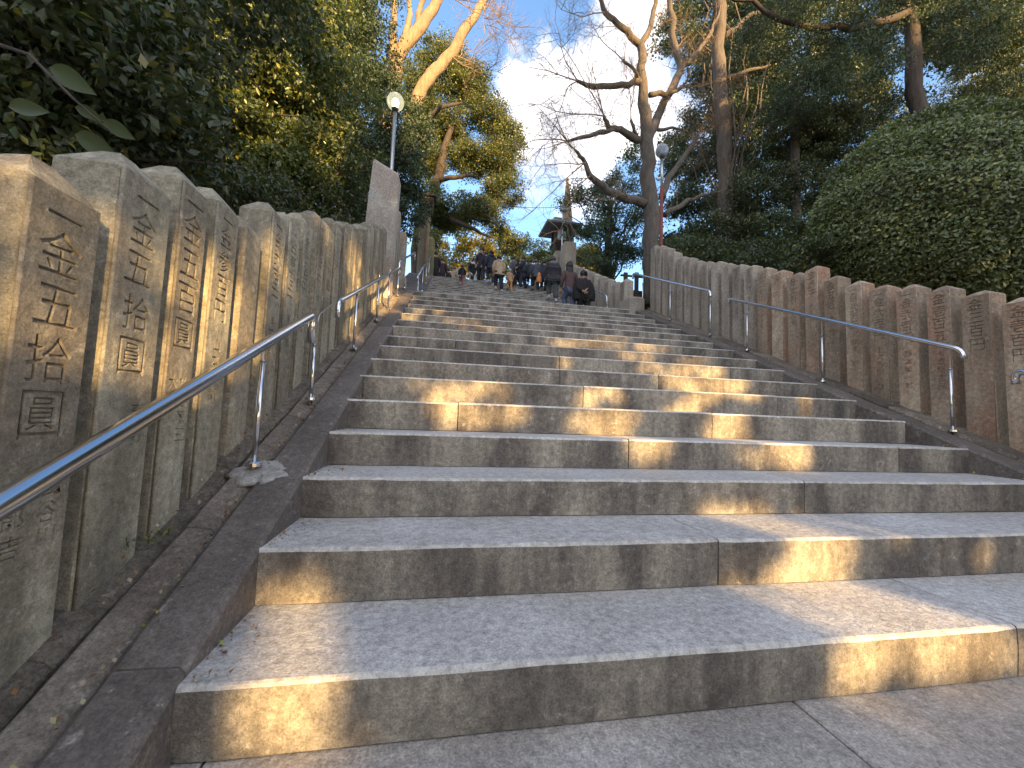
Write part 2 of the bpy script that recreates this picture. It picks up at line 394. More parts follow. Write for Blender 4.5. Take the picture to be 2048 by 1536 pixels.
# ------------------------------------------------------------------ carved lettering: real cut-outs in a thin face plate
glyph_cache = {}
def glyph_splines(ch):
    if ch in glyph_cache: return glyph_cache[ch]
    cu = bpy.data.curves.new('g', 'FONT'); cu.body = ch; cu.size = 1; cu.resolution_u = 2
    o = bpy.data.objects.new('g', cu); COL.objects.link(o)
    bpy.ops.object.select_all(action='DESELECT'); o.select_set(True); bpy.context.view_layer.objects.active = o
    bpy.ops.object.convert(target='CURVE')
    o = bpy.context.view_layer.objects.active; S = []
    for sp in o.data.splines:
        if sp.type == 'BEZIER':
            P = []; bp = sp.bezier_points; n = len(bp)
            for i in range(n):
                a, b_ = bp[i], bp[(i + 1) % n]; P.append(a.co.xy.copy())
                straight = (a.handle_right - a.co).cross(b_.co - a.co).length + (b_.handle_left - b_.co).cross(b_.co - a.co).length
                if straight > 1e-4:
                    for q in (.5,):
                        P.append(((1 - q) ** 3 * a.co + 3 * q * (1 - q) ** 2 * a.handle_right + 3 * q * q * (1 - q) * b_.handle_left + q ** 3 * b_.co).xy)
        else: P = [Vector(p.co[:2]) for p in sp.points]
        S.append([(p[0], p[1]) for p in P])
    bpy.data.objects.remove(o, do_unlink=True)
    glyph_cache[ch] = S; return S
def plate(wd, ht, lines, bevel=True):
    """lines: (char, cx, cy, size) in plate space; returns mesh in plate space (x right, y up, z out)"""
    cu = bpy.data.curves.new('plate', 'CURVE'); cu.dimensions = '2D'; cu.fill_mode = 'BOTH'
    cu.extrude = .0032; cu.resolution_u = 1
    if bevel: cu.bevel_depth = .0026; cu.bevel_resolution = 0; cu.offset = -.0012
    def spl(P):
        s = cu.splines.new('POLY'); s.points.add(len(P) - 1); s.use_cyclic_u = True
        for q, p in zip(s.points, P): q.co = (p[0], p[1], 0, 1)
    spl([(0, 0), (wd, 0), (wd, ht), (0, ht)])
    for ch, cx, cy, sz in lines:
        S = glyph_splines(ch)
        if not S: continue
        al = [p for s in S for p in s]; x0 = min(p[0] for p in al); x1 = max(p[0] for p in al); y0 = min(p[1] for p in al); y1 = max(p[1] for p in al)
        mxd = max(x1 - x0, (y1 - y0)) or 1; k = sz / max(mxd, .6)
        for s in S: spl([((p[0] - (x0 + x1) / 2) * k + cx, (p[1] - (y0 + y1) / 2) * k * 1.02 + cy) for p in s])
    o = bpy.data.objects.new('plate', cu); COL.objects.link(o)
    dg = bpy.context.evaluated_depsgraph_get(); me = bpy.data.meshes.new_from_object(o.evaluated_get(dg))
    bpy.data.objects.remove(o, do_unlink=True)
    return me
fence_parent = {}
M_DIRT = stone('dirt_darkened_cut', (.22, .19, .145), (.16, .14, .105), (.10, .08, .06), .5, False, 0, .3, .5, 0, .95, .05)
def stone_post(parent, side, X, y0, wd, zb, zt, depth, m, text=None, cap=.055, lean=0, big=.105, bev=True):
    """side +1: carved face looks to +X, X is that face; y0 near edge"""
    s = side; D = .009 if text is not None else .0; mb = MB(); R = []; c = .008
    n = 12; zc = zt - cap; j = lambda a=.0022: random.uniform(-a, a)
    for i in range(n + 1):
        z = zb + (zc - zb) * i / n; tp = .004 * i / n + noise.noise(Vector((z * 9, y0 * 5, X))) * .004
        xf = X - s * D; xb = X - s * depth; ya = y0 + tp; yb = y0 + wd - tp
        ring = [(xf - s * c, ya + j(), z), (xf, ya + c + j(), z), (xf, yb - c + j(), z), (xf - s * c, yb + j(), z), (xb + s * c, yb + j(), z), (xb + j(), yb - c, z), (xb + j(), ya + c, z), (xb + s * c, ya + j(), z)]
        R.append(ring[::-1] if s > 0 else ring)
    cx, cy = X - s * depth / 2, y0 + wd / 2
    for kf, dzc in ((.93, cap * .18), (.30, cap)):
        jz = random.uniform(-.004, .004)
        r = [(cx + (p[0] - cx) * kf, cy + (p[1] - cy) * kf, zc + dzc + jz + j(.004)) for p in R[n]]
        R.append(r)
    mb.rings(R)
    if text is not None:
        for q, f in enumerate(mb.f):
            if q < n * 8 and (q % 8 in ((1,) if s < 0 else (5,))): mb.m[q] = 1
    po = mb.build('fence_post', [m, M_DIRT], parent, origin=(X, y0, zb))
    if text is not None:
        W = wd - .008; top = zc - .004; bot = zb + .02; Hh = top - bot; lines = []; y = Hh - .02 - big * .5
        for ch in text[0]:
            lines.append((ch, W / 2 + random.uniform(-.004, .004), y if ch != '一' else y + big * .15, big * (.95 if ch != '一' else .8))); y -= big * (1.12 if ch != '一' else .62)
        sz = big * .62; y2 = y - sz * .6; cols = text[1].split('|')[:2] if text[1] else []
        for q, cl in enumerate(cols):
            yy = y2; cxx = W / 2 if len(cols) == 1 else W * (.72 - .44 * q)
            s2 = sz if len(cols) == 1 else sz * .72
            for ch in cl:
                if yy < .1: break
                lines.append((ch, cxx, yy, s2)); yy -= s2 * 1.2
        for _try in range(9):
            me = plate(W, Hh, lines, bev); ar = sum(p.area for p in me.polygons if p.normal.z > .9)
            if ar > W * Hh * .72: break
            bpy.data.meshes.remove(me); lines = [(c_, x_ + random.uniform(-.002, .002), y_ + random.uniform(-.003, .003), z_ * .995) for c_, x_, y_, z_ in lines[:len(lines) - (1 if _try > 0 else 0)]]
        me.materials.clear(); me.materials.append(m)
        ob = link('carved_face', me, None)
        # plate x runs along the viewer's left-to-right on the face
        if s > 0: Mx = Matrix(((0, 0, 1, X - .0072), (1, 0, 0, y0 + .004), (0, 1, 0, bot), (0, 0, 0, 1)))
        else: Mx = Matrix(((0, 0, -1, X + .0072), (-1, 0, 0, y0 + wd - .004), (0, 1, 0, bot), (0, 0, 0, 1)))
        me.transform(Matrix.Translation(-Vector((X, y0, zb))) @ Mx); ob.parent = po; ob.matrix_parent_inverse = Matrix.Identity(4); ob.location = (0, 0, 0)
    return po
def zl(Y): return RISE + (Y - Y1) * SL
AM = ['一金五拾圓', '一金五拾圓', '一金五百圓', '一金参百円', '', '一金弐百円', '一金壱百円', '一金弐百円', '一金壱千円', '一金五拾圓', '一金百円', '金参拾円']
NM = ['長谷川|太郎吉|昭和', '奉納|長三郎', '松吉藤三|大町', '山本吉郎', '', '徳三郎', '藤本吉', '上町中', '平一郎', '石工中', '世話人', '大正会']
# left fence
fl = empty('stone_fence', (-1.0, 1.1, .15), 'tall olive grey carved stone posts climbing left of the lower steps', 'fence')
YS = [.60, .857, 1.108, 1.366, 1.643, 1.858, 2.122, 2.385, 2.655, 2.92, 3.175, 3.44, 3.70, 3.96, 4.22, 4.48, 4.74, 5.0, 5.26, 5.52, 5.78, 6.04, 6.30]
TOP = {0: 1.22, 1: 1.25, 2: 1.36, 3: 1.43, 4: 1.42, 5: 1.36, 6: 1.24, 7: 1.34, 8: 1.29, 9: 1.30, 10: 1.33, 11: 1.26, 12: 1.29, 13: 1.27, 14: 1.27}
for i, y in enumerate(YS):
    wd = (YS[i + 1] - y if i + 1 < len(YS) else .26) - (.058 if i < 5 else .088)
    if i == 1: wd = .13
    h = TOP.get(i, 1.27 + random.uniform(-.03, .03)); pro = 0 if i < 5 else random.uniform(-.008, .012)
    q = i % 12 if i >= 2 else 10
    stone_post(fl, 1, -.996 + pro, y, wd, zl(y) - .12, zl(y) + h, .2 if i < 5 else .19, M_POSTL, (AM[(i - 2) % 12], NM[(i - 2) % 12]) if AM[(i - 2) % 12] else None,
               .075, big=.125 if i < 5 else .1, bev=i < 9)
pil = MB(); R = []
for (z, d, ww) in ((2.3, .0, .52), (3.6, .0, .50), (4.4, .0, .47), (5.02, .0, .44), (5.07, .02, .42)):
    sh_ = .05 * (z - 2.3) / 2.7; zz = .10 if z > 5 else .06 if z > 4.9 else 0
    R.append([(-.96 - d + sh_, 6.80 + d, z - zz), (-.96 - d + sh_, 7.1 - d, z - zz), (-.96 - ww + sh_, 7.1 - d, z + zz), (-.96 - ww + sh_, 6.80 + d, z + zz)])
pil.rings([r[::-1] for r in R][::1]); pl_ = pil.build('stone_pillar', M_SLAB, None, origin=(-1.2, 7, 2.3))
tag(pl_, 'tall broad brown-stained stone pillar rising above the left fence, below the lit globe lamp', 'pillar')
fl2 = empty('stone_fence', (-1.0, 7.2, 3.0), 'short run of taller stone posts between the broad pillar and the low carved block', 'fence')
for i, (y, h) in enumerate([(7.16, 1.33), (7.42, 1.34), (7.68, 1.36), (7.94, 1.62)]):
    stone_post(fl2, 1, -.99, y, .17, min(zl(y), ZT1) - .15, zl(y) + h, .19, M_POSTL, ('一金百円', '町中'), .05, big=.1, bev=False)
blk = MB(); blk.box(-1.75, -.93, 8.55, 8.9, ZT1 - .1, ZT1 + 1.45); blk.box(-1.66, -1.02, 8.52, 8.549, ZT1 + .62, ZT1 + 1.36); blk.box(-1.78, -.90, 8.5, 8.93, ZT1 - .1, ZT1 + .52)
tag(blk.build('stone_block', M_POSTF, None, origin=(-1.3, 8.7, ZT1)), 'squared stone block with an inset face beside the short left handrail', 'stone block')
# right fence
fr = empty('stone_fence', (4.5, 2.4, .8), 'fence of short reddish brown carved stone posts climbing along the right of the lower steps', 'fence')
AR = ['', '', '金壱百円', '金三百円', '金壱百五', '一金弐百円', '一金弐百円', '一金弐百円', '金五百', '金弐千', '金弐百', '金百円', '金五拾円', '金百円', '金弐百円']
NR = ['', '', '', '', '阿波屋吉平', '藤本榮一郎', '上六百田中藤', '藤平一郎', '上人中', '大正会', '吉田屋', '上町中', '山本吉郎', '徳三郎', '平一郎']
HR = [(1.5, 1.27), (2.5, 1.27), (3.07, 1.27), (3.4, 1.22), (3.61, 1.22), (3.85, 1.26), (4.0, 1.27), (4.06, 1.355), (4.18, 1.355), (4.24, 1.24), (4.6, 1.24), (4.85, 1.27), (5.9, 1.275), (6.45, 1.25), (6.62, 1.235), (6.72, 1.30), (7.15, 1.31), (7.25, 1.42), (7.7, 1.48), (8.2, 1.52)]
e0 = 1.65
for i in range(26):
    ye = e0 + i * .2557 + .30; y = ye - .20 if i < 4 else ye - .195
    if i >= 24 and ye > YT1 + .3: break
    h = float(np.interp(y + .1, [q[0] for q in HR], [q[1] for q in HR])) + random.uniform(-.012, .012); k = i % 15
    stone_post(fr, -1, 4.5 + (0 if i < 8 else random.uniform(-.006, .006)), y, .18 if i > 3 else .19, zl(y) - .12, zl(y + .1) + h, .2, M_POSTR if i < 13 else M_POSTF,
               (AR[k], NR[k]) if AR[k] else None, .05, big=.105, bev=i < 12)
for i in (-1, -2, -3, -4):
    y = e0 + i * .2557 + .1; stone_post(fr, -1, 4.5, y, .19, zl(y) - .12, zl(y) + 1.22, .2, M_POSTR, None, .05)
# upper right fence
fu = empty('stone_fence', (4.5, 9.5, ZT1), 'weathered fence of carved stone posts beside the upper steps, behind the people on the right', 'fence')
for i in range(12):
    y = 9.36 + i * .52; zb = ZT1 + max(0, y - Y2 + .42) * SL
    stone_post(fu, -1, 4.5, y, .27, zb - .1, ZT1 + 1.27 + max(0, y - 9.7) * .50, .26, M_POSTF, ('金壱百円', '町中') if i % 2 else ('金五百円', '上人'), .09, big=.17, bev=False)
# tall square pillar on the upper right fence and lantern column
def block(name, x0, x1, y0, y1, z0, z1, m, label, cat, c=.03, top=0):
    mb = MB(); R = []
    for z, q in ((z0, 0), (z1 - c - top, 0), (z1 - top, c), ) + (((z1, min(x1 - x0, y1 - y0) * .35),) if top else ()):
        R.append([(x0 + q, y0 + q, z), (x1 - q, y0 + q, z), (x1 - q, y1 - q, z), (x0 + q, y1 - q, z)])
    mb.rings(R); o = mb.build(name, m, None, origin=((x0 + x1) / 2, (y0 + y1) / 2, z0)); return tag(o, label, cat)
def pxblock(name, xa, xb, ytop, Y, zb, depth, m, label, cat, c=.03, top=0):
    a = at(xa, ytop, Y); b_ = at(xb, ytop, Y)
    return block(name, a[0], b_[0], Y, Y + depth, zb, (a[2] + b_[2]) / 2, m, label, cat, c, top)
pxblock('stone_pillar', 1129, 1153, 483, 14.6, 5.2, .45, M_POSTF, 'square pale stone pillar at the head of the upper right fence', 'pillar')
pxblock('stone_pillar', 853, 870, 470, 17.1, ZT2 - .1, .37, M_MOSS, 'mossy round-topped stone pillar at the top left of the upper steps', 'pillar', .05, .12)
pxblock('stone_pillar', 838, 856, 450, 14.8, 5.0, .36, M_POSTF, 'plain grey stone pillar just left of the mossy one at the upper steps', 'pillar')
pxblock('stone_block', 1259, 1289, 592, 7.9, ZT1 - .3, .6, M_POSTF, 'low stone block with sloping shoulders at the right end of the landing', 'stone block', .05)

# ------------------------------------------------------------------ hand rails
def rail(label, X, path, posts, r=.0215, pr=.0125, group='stainless steel handrails along the steps', up=None, collar=False):
    b0 = posts[0] if posts else path[0]
    e = empty('handrail', (X, b0[0], b0[1]), label, 'handrail', group)
    mb = MB(); mb.tube([(X, y, z) for y, z in path], r, 14); mb.build('rail', M_STEEL, e, smooth=True)
    for (y, zb, zt) in posts:
        def zr(y):
            for (a, za), (b_, zb_) in zip(path[:-1], path[1:]):
                if min(a, b_) <= y <= max(a, b_) and abs(b_ - a) > 1e-4: return za + (zb_ - za) * (y - a) / (b_ - a)
            return zt + .06
        mb = MB(); mb.tube([(X, y, zb - .05), (X, y, zt)], pr, 10); mb.tube([(X, y, zt), (X, y, zt + .006)], [pr * 1.15, pr * .8], 10)
        po = mb.build('post', M_STEEL, e, smooth=True)
        mb = MB(); mb.tube([(X, y, zt), (X, y, max(zt + .03, zr(y) - .01))], .0055, 6); mb.build('pin', M_STEELD, po)
        mb = MB(); mb.lathe((X, y, zb), [(.001, -.01), (.034, -.01), (.034, .006), (.026, .012), (.013, .013)], 14); mb.build('base_flange', M_STEEL, po, smooth=False)
    return e
def bend(p0, p1, p2, n=5):
    return [tuple((1 - t) ** 2 * np.array(p0) + 2 * t * (1 - t) * np.array(p1) + t * t * np.array(p2)) for t in [i / n for i in range(n + 1)]]
def yz(px, py, X): q = atx(px, py, X); return (q[1], q[2])
def prail(X, a, b_, e0=None, e1=None, r=.13):
    """rail between pixels a and b (lower, upper); e0/e1 = length of the turned-down end"""
    A = np.array(yz(*a, X)); B = np.array(yz(*b_, X)); d = (B - A) / np.linalg.norm(B - A); path = []
    if e0: path += [(A[0], A[1] - e0)] + bend((A[0], A[1] - r * .6), A, A + d * r * .6)
    else: path.append(tuple(A))
    if e1: path += bend(B - d * r * .6, B, (B[0], B[1] - r * .6)) + [(B[0], B[1] - e1)]
    else: path.append(tuple(B))
    return path
def ppost(X, base, top): b_ = yz(*base, X); t_ = atx(top[0], top[1], X); return (b_[0], b_[1], t_[2])
XH = -.84
low = yz(0, 1010, XH); dirv = np.array(yz(620, 633, XH)) - np.array(low)
p = [tuple(np.array(low) - dirv * .35), low] + [yz(620, 633, XH)]
q = np.array(yz(620, 633, XH)); p += bend(q, q + (.05, .023), q + (.05, -.04)) + [tuple(q + (.05, -.16))]
rl = rail('polished steel handrail nearest the camera, running up the left edge of the frame', XH, p, [ppost(XH, (508, 928), (526, 722)), ppost(XH, (621, 797), (629, 690))], r=.026)
mc = MB(); bx = yz(508, 928, XH); bx = (bx[0], zl(bx[0]) + .018)
prof = []
for ring_, (rr, zz) in enumerate([(.125, -.014), (.10, -.003), (.06, .003), (.02, .008)]):
    prof.append([(XH + .03 + rr * (1 + .75 * noise.noise(Vector((k * .9, ring_ * .2, 1)))) * math.cos(a) * 1.0, bx[0] + rr * .8 * math.sin(a) * (1 + .4 * noise.noise(Vector((k * .7, 3, 1)))), bx[1] + zz + rr * .8 * math.sin(a) * (1 + .4 * noise.noise(Vector((k * .7, 3, 1)))) * SL) for k, a in [(k * .45, 2 * math.pi * k / 40) for k in range(40)]])
mc.rings(prof); mc.build('mortar_collar', M_MORTAR, rl, smooth=True)
rail('second left steel handrail from the bottom, with a turned-down elbow at its lower end', XH, prail(XH, (677, 603), (800, 535), .13, .13),
     [ppost(XH, (707, 697), (717, 582)), ppost(XH, (753, 642), (759, 555)), ppost(XH, (775.5, 620), (779, 540))])
rail('short third steel handrail on the left, just below the landing', XH, prail(XH, (799, 523), (830, 505), .22, .2), [ppost(XH, (794.5, 591), (797, 548)), ppost(XH, (808, 576), (812, 523))])
rail('steel handrail on the left of the upper steps, beside the mossy pillar', -.75, [(Y2 + .3, ZT1 + .95), (Y2 + .35, ZT1 + 1.05), (YT2 - .2, ZT2 + .75), (YT2 - .1, ZT2 + .6)],
     [(yq, ZT1 + (yq - Y2 + .42) * SL, ZT1 + (yq - Y2 + .42) * SL + .65) for yq in (10.4, 12.2, 14, 15.8)])
XHR = 4.284
rail('long steel handrail on the right of the lower steps, turned down at both ends', XHR, prail(XHR, (1927, 700), (1457, 597), .07, .07, .12),
     [ppost(XHR, (1906, 861), (1898, 738)), ppost(XHR, (1645.7, 762), (1643, 671)), ppost(XHR, (1494.7, 700), (1492, 627))])
rail('steel handrail on the right just below the landing, above the long one', XHR, prail(XHR, (1421, 582), (1266, 547), .1, .13, .14),
     [ppost(XHR, (1420.5, 670), (1419, 604)), ppost(XHR, (1340, 640), (1341, 584)), ppost(XHR, (1285, 617), (1286, 566))])
a_ = yz(2030, 745, XHR)
rail('rounded end of another steel handrail cut by the right edge of the frame', XHR, [(a_[0], a_[1] - .09)] + bend((a_[0], a_[1] - .05), (a_[0], a_[1] + .02), (a_[0] - .07, a_[1] - .01)) + [(a_[0] - .9, a_[1] - .42)], [], r=.024)
rail('steel handrail on the right of the upper steps, beside the woman in the black poncho', 4.2, [(9.75, ZT1 + .45)] + bend((9.75, ZT1 + .75), (9.75, ZT1 + .88), (9.9, ZT1 + .95)) + [(12.4, ZT1 + 2.1)],
     [(9.72, ZT1, ZT1 + .62), (11.2, ZT1 + .8, ZT1 + 1.4)])
mb = MB(); s1 = yz(636, 640, -.94); s2 = yz(640, 628, -.94); s3 = yz(668, 606, -.94)
mb.tube([(-.94, s1[0], s1[1] - .03), (-.94, *s1), (-.94, *s2), (-.94, *s3)], .005, 6)
tag(mb.build('bent_rod', M_STEELD, None, smooth=True), 'thin bent metal rod between the first and second left handrails', 'rod')

# ------------------------------------------------------------------ lamps
def glass(name, c, rough=.05, em=0):
    m, t, b = mat(name); b.inputs['Base Color'].default_value = (*c, 1); b.inputs['Roughness'].default_value = rough
    b.inputs['Transmission Weight'].default_value = .55; b.inputs['IOR'].default_value = 1.3
    if em: b.inputs['Emission Color'].default_value = (1, .93, .62, 1); b.inputs['Emission Strength'].default_value = em
    return m
G_LIT = glass('lit_lamp_globe', (.75, .74, .55), .1, .06); G_OFF = glass('unlit_lamp_globe', (.5, .55, .6), .1)
BULB = plain('glowing_bulb', (1, .9, .6), .5); BULB.node_tree.nodes['Principled BSDF'].inputs['Emission Color'].default_value = (1, .9, .6, 1); BULB.node_tree.nodes['Principled BSDF'].inputs['Emission Strength'].default_value = 1.3
def lamp(label, px, pyc, pyb, Y, rpx, zb, lit, polemat2=None, split=None):
    c = at(px, pyc, Y); r = rpx / FPX * Y * 1.0
    e = empty('street_lamp', (c[0], Y, zb), label, 'lamp', 'globe lamps on poles beside the steps')
    pts = [(r * math.cos(a), r * math.sin(a)) for a in [-1.45 + 2.95 * i / 14 for i in range(15)]]
    mb = MB(); mb.lathe(c, [(max(.002, q), z) for q, z in pts], 24); mb.build('lamp_globe', G_LIT if lit else G_OFF, e, smooth=True)
    mb = MB(); cap_ = [(r * 1.03 * math.cos(a), r * 1.03 * math.sin(a)) for a in [.75 + .8 * i / 6 for i in range(7)]]
    mb.lathe(c, [(max(.002, q), z) for q, z in cap_], 24); mb.build('lamp_cap', M_STEELD if lit else M_STEEL, e, smooth=True)
    mb = MB(); mb.lathe(c, [(.3 * r, -r * 1.25), (.34 * r, -r * 1.02), (.42 * r, -r * .9), (.3 * r, -r * .8)], 16); mb.build('collar', M_WIRE, e, smooth=True)
    mb = MB(); mb.lathe(c, [(.02, -r * .6), (r * .3, -r * .4), (r * .34, 0), (r * .2, r * .25), (.01, r * .35)], 12); mb.build('bulb', BULB if lit else M_STEELD, e, smooth=True)
    zc = c[2] - r * 1.2
    if split is None:
        mb = MB(); mb.tube([(c[0], Y, zb), (c[0], Y, zc)], r * .24, 10); mb.build('pole', M_STEELD, e, smooth=True)
    else:
        zs = at(px, split, Y)[2]
        mb = MB(); mb.tube([(c[0], Y, zs), (c[0], Y, zc)], r * .2, 10); mb.build('pole', M_STEELD, e, smooth=True)
        mb = MB(); mb.tube([(c[0], Y, zb), (c[0], Y, zs)], r * .26, 10); tag(mb.build('pole', M_RUST, e, smooth=True), 'rusty red lower pole')
lamp('lit globe lamp on a slim steel pole above the broad stone pillar', 791, 204, 328, 7.6, 17, 3.2, True)
lamp('unlit silver-capped globe lamp on a pole painted red below, beside the big bare tree', 1324, 302, 495, 7.9, 14.5, 3.2, False, True, 372)

# ------------------------------------------------------------------ lantern house, small items near the top
def frame4(c, hw, hd, z): return [(c[0] - hw, c[1] - hd, z), (c[0] + hw, c[1] - hd, z), (c[0] + hw, c[1] + hd, z), (c[0] - hw, c[1] + hd, z)]
cL = at(1120, 470, 16.6); u = 16.6 / FPX
le = empty('roofed_lantern', (cL[0], 16.6, cL[2] - 1.7), 'wooden lantern house with a sweeping hipped roof on a stone column, right of the crowd', 'lantern')
mb = MB(); zr = at(1120, 462, 16.6)[2]
mb.rings([frame4(cL, 38 * u, 38 * u, zr - .02), frame4(cL, 39 * u, 39 * u, zr + .05), frame4(cL, 27 * u, 27 * u, zr + .20), frame4(cL, 15 * u, 15 * u, zr + .40), frame4(cL, 10 * u, 3 * u, zr + .52)])
mb.box(cL[0] - 15 * u, cL[0] + 15 * u, cL[1] - .09, cL[1] + .09, zr + .48, zr + .58); mb.build('roof', M_ROOFC, le)
mb = MB()
for sx in (-1, 1):
    for sy in (-1, 1): mb.box(cL[0] + sx * 13 * u - .05, cL[0] + sx * 13 * u + .05, cL[1] + sy * 13 * u - .05, cL[1] + sy * 13 * u + .05, zr - .62, zr - .021)
mb.rings([frame4(cL, 12 * u, 12 * u, zr - .60), frame4(cL, 12 * u, 12 * u, zr - .021)])
mb.rings([frame4(cL, 18 * u, 18 * u, zr - .72), frame4(cL, 18 * u, 18 * u, zr - .621)]); mb.rings([frame4(cL, 9 * u, 9 * u, zr - 1.02), frame4(cL, 16 * u, 16 * u, zr - .78), frame4(cL, 16 * u, 16 * u, zr - .721)]); mb.build('lantern_box', M_WOOD, le)
mb = MB(); mb.box(cL[0] - 9 * u, cL[0] + 9 * u, cL[1] - 12 * u - .02, cL[1] - 12 * u - .005, zr - .52, zr - .12); mb.build('paper_panel', M_WHITEP, le)
mb = MB(); mb.rings([frame4(cL, 13 * u, 13 * u, 6.4), frame4(cL, 11 * u, 11 * u, zr - 1.02)]); mb.build('stone_column', M_POSTF, le)
c = at(1126, 420, 16.2)
fe = empty('floodlight_pole', (c[0], 16.2, 6.4), 'grey metal pole with a boxy floodlight and small horn before the lantern house', 'light pole')
mb = MB(); mb.tube([(c[0], 16.2, 6.4), (c[0], 16.2, c[2] + .05)], .045, 8); mb.build('pole', M_STEELD, fe)
mb = MB(); mb.box(c[0] - .16, c[0] + .14, 16.0, 16.19, c[2] - .1, c[2] + .16); mb.build('floodlight_box', M_STEELD, fe)
mb = MB(); mb.tube([(c[0] - .2, 16.1, c[2] + .32), (c[0] - .08, 16.1, c[2] + .22), (c[0], 16.1, c[2] + .17)], [.06, .035, .02], 8); mb.build('horn', M_WIRE, fe)
cB = at(1135, 480, 18.5)
pt = [at(1137, 480, 18.5), at(1136, 440, 18.5), at(1135, 400, 18.5), at(1135, 372, 18.5), at(1136, 354, 18.5)]
mb = MB(); mb.tube([(pt[0][0], 18.5, 6.3)] + pt, [.3, .28, .24, .19, .1, .03], 8, jit=.12)
tag(mb.build('tree_snag', B_PALE, None), 'bare pointed dead trunk rising behind the lantern house', 'dead trunk')
# left hanging lantern box on post, wire
c = at(857, 412, 14.2); u = 14.2 / FPX
we = empty('wooden_lantern', (c[0], 14.2, 5.2), 'dark slatted wooden lantern box on a post left of the camphor tree', 'lantern')
mb = MB(); mb.rings([frame4((c[0], 14.2), 9 * u, 9 * u, c[2] - 18 * u), frame4((c[0], 14.2), 10 * u, 10 * u, c[2] + 14 * u)]); mb.build('lantern_box', M_WOOD, we)
for i in range(7):
    mb = MB(); z = c[2] - 14 * u + i * 4 * u; mb.box(c[0] - 8 * u, c[0] + 8 * u, 14.2 - 10 * u - .03, 14.2 - 9.6 * u - .002, z, z + 1.6 * u); mb.build('slat', M_WOOD, we)
mb = MB(); mb.rings([frame4((c[0], 14.2), 15 * u, 15 * u, c[2] + 15 * u), frame4((c[0], 14.2), 15 * u, 15 * u, c[2] + 17 * u), frame4((c[0], 14.2), 3 * u, 8 * u, c[2] + 25 * u)]); mb.build('roof', M_WOOD, we)
mb = MB(); mb.tube([(c[0], 14.2, 4.9), (c[0], 14.2, c[2] - 17 * u)], .09, 8); mb.build('post', B_PALE, we)
mb = MB(); A = at(845, 388, 14.2); B = at(1112, 415, 16.4); mb.tube([A + (B - A) * t_ + np.array((0, 0, -.35)) * 4 * t_ * (1 - t_) * .5 for t_ in [i / 14 for i in range(15)]], .011, 5)
tag(mb.build('cable', M_WIRE, None), 'thin cable sagging across the sky between the two lanterns', 'cable')
# dark gate-like frame seen through the gap on the right
ge = empty('timber_frame', (6.4, 11.5, ZT1), 'dark timber rail frame glimpsed between the upper fence and the end of the right fence', 'fence')
for (xa, xb, ya, yb) in [(1243, 1300, 548, 556), (1243, 1300, 578, 606)]:
    a = at(xa, ya, 11.5); b_ = at(xb, yb, 11.5); mb = MB(); mb.box(a[0], b_[0] + .5, 11.5, 11.6, min(a[2], b_[2]), max(a[2], b_[2])); mb.build('rail', M_WOOD, ge)
for xa in (1248, 1270, 1288):
    a = at(xa, 548, 11.45); b_ = at(xa + 6, 606, 11.45); mb = MB(); mb.box(a[0], b_[0], 11.42, 11.49, 2.6, a[2] + .05); mb.build('post', M_WOOD, ge)
# ------------------------------------------------------------------ foliage: every leaf is a folded blade of its own
def leaves_mesh(name, pts, size, m, parent=None, nrm=None, align=0.0, aspect=.5, droop=.3, sizes=None):
    n = len(pts); pts = np.asarray(pts, float)
    d = RNG.normal(size=(n, 3)); d[:, 2] -= droop; d /= np.linalg.norm(d, axis=1)[:, None]
    u = RNG.normal(size=(n, 3)); u[:, 2] += .8
    if nrm is not None: u = u * (1 - align) + nrm * align * 2.2
    u -= d * (u * d).sum(1)[:, None]; u /= np.linalg.norm(u, axis=1)[:, None] + 1e-9
    s = np.cross(d, u); L = size * (RNG.uniform(.6, 1.3, n) if sizes is None else sizes); L = L[:, None]; W = L * aspect
    v = np.stack([pts, pts + d * L * .5 + s * W * .5 + u * L * .10, pts + d * L, pts + d * L * .5 - s * W * .5 + u * L * .10], 1).reshape(-1, 3)
    o = np.array(parent.location) if parent is not None else np.zeros(3); v -= o
    me = bpy.data.meshes.new(name); me.vertices.add(4 * n); me.vertices.foreach_set('co', v.ravel().astype(np.float32))
    b = np.arange(n)[:, None] * 4; idx = np.concatenate([b, b + 1, b + 2, b, b + 2, b + 3], 1).ravel()
    me.loops.add(6 * n); me.loops.foreach_set('vertex_index', idx.astype(np.int32))
    me.polygons.add(2 * n); me.polygons.foreach_set('loop_start', (np.arange(2 * n) * 3).astype(np.int32)); me.polygons.foreach_set('loop_total', np.full(2 * n, 3, np.int32))
    me.materials.append(m); me.update(calc_edges=True)
    return link(name, me, parent, o)
def clumps(blobs, nclump, nleaf, cr, shell=.55):
    """blobs: (centre, (rx, ry, rz)); clumps of leaves spread through each"""
    vol = np.array([r[0] * r[1] * r[2] for c, r in blobs]) ** .67; vol /= vol.sum(); P = []
    for (c, r), f in zip(blobs, vol):
        k = max(3, int(nclump * f)); d = RNG.normal(size=(k, 3)); d /= np.linalg.norm(d, axis=1)[:, None]
        q = d * (RNG.uniform(shell, 1.05, k) ** .8)[:, None] * np.array(r) + np.array(c)
        rr = cr * RNG.uniform(.5, 1.5, k)
        for i in range(k):
            m = int(nleaf * (rr[i] / cr) ** 2 * RNG.uniform(.6, 1.2)) + 3
            g = RNG.normal(size=(m, 3)); g /= np.linalg.norm(g, axis=1)[:, None]
            P.append(q[i] + g * (RNG.uniform(0, 1, m) ** .5)[:, None] * rr[i] * np.array((1.15, 1.15, .6)))
    return np.concatenate(P)
def A(x, y, Y): return at(x, y, Y)
def blob(x, y, Y, rx, ry, rz): return (A(x, y, Y), (rx, ry, rz))
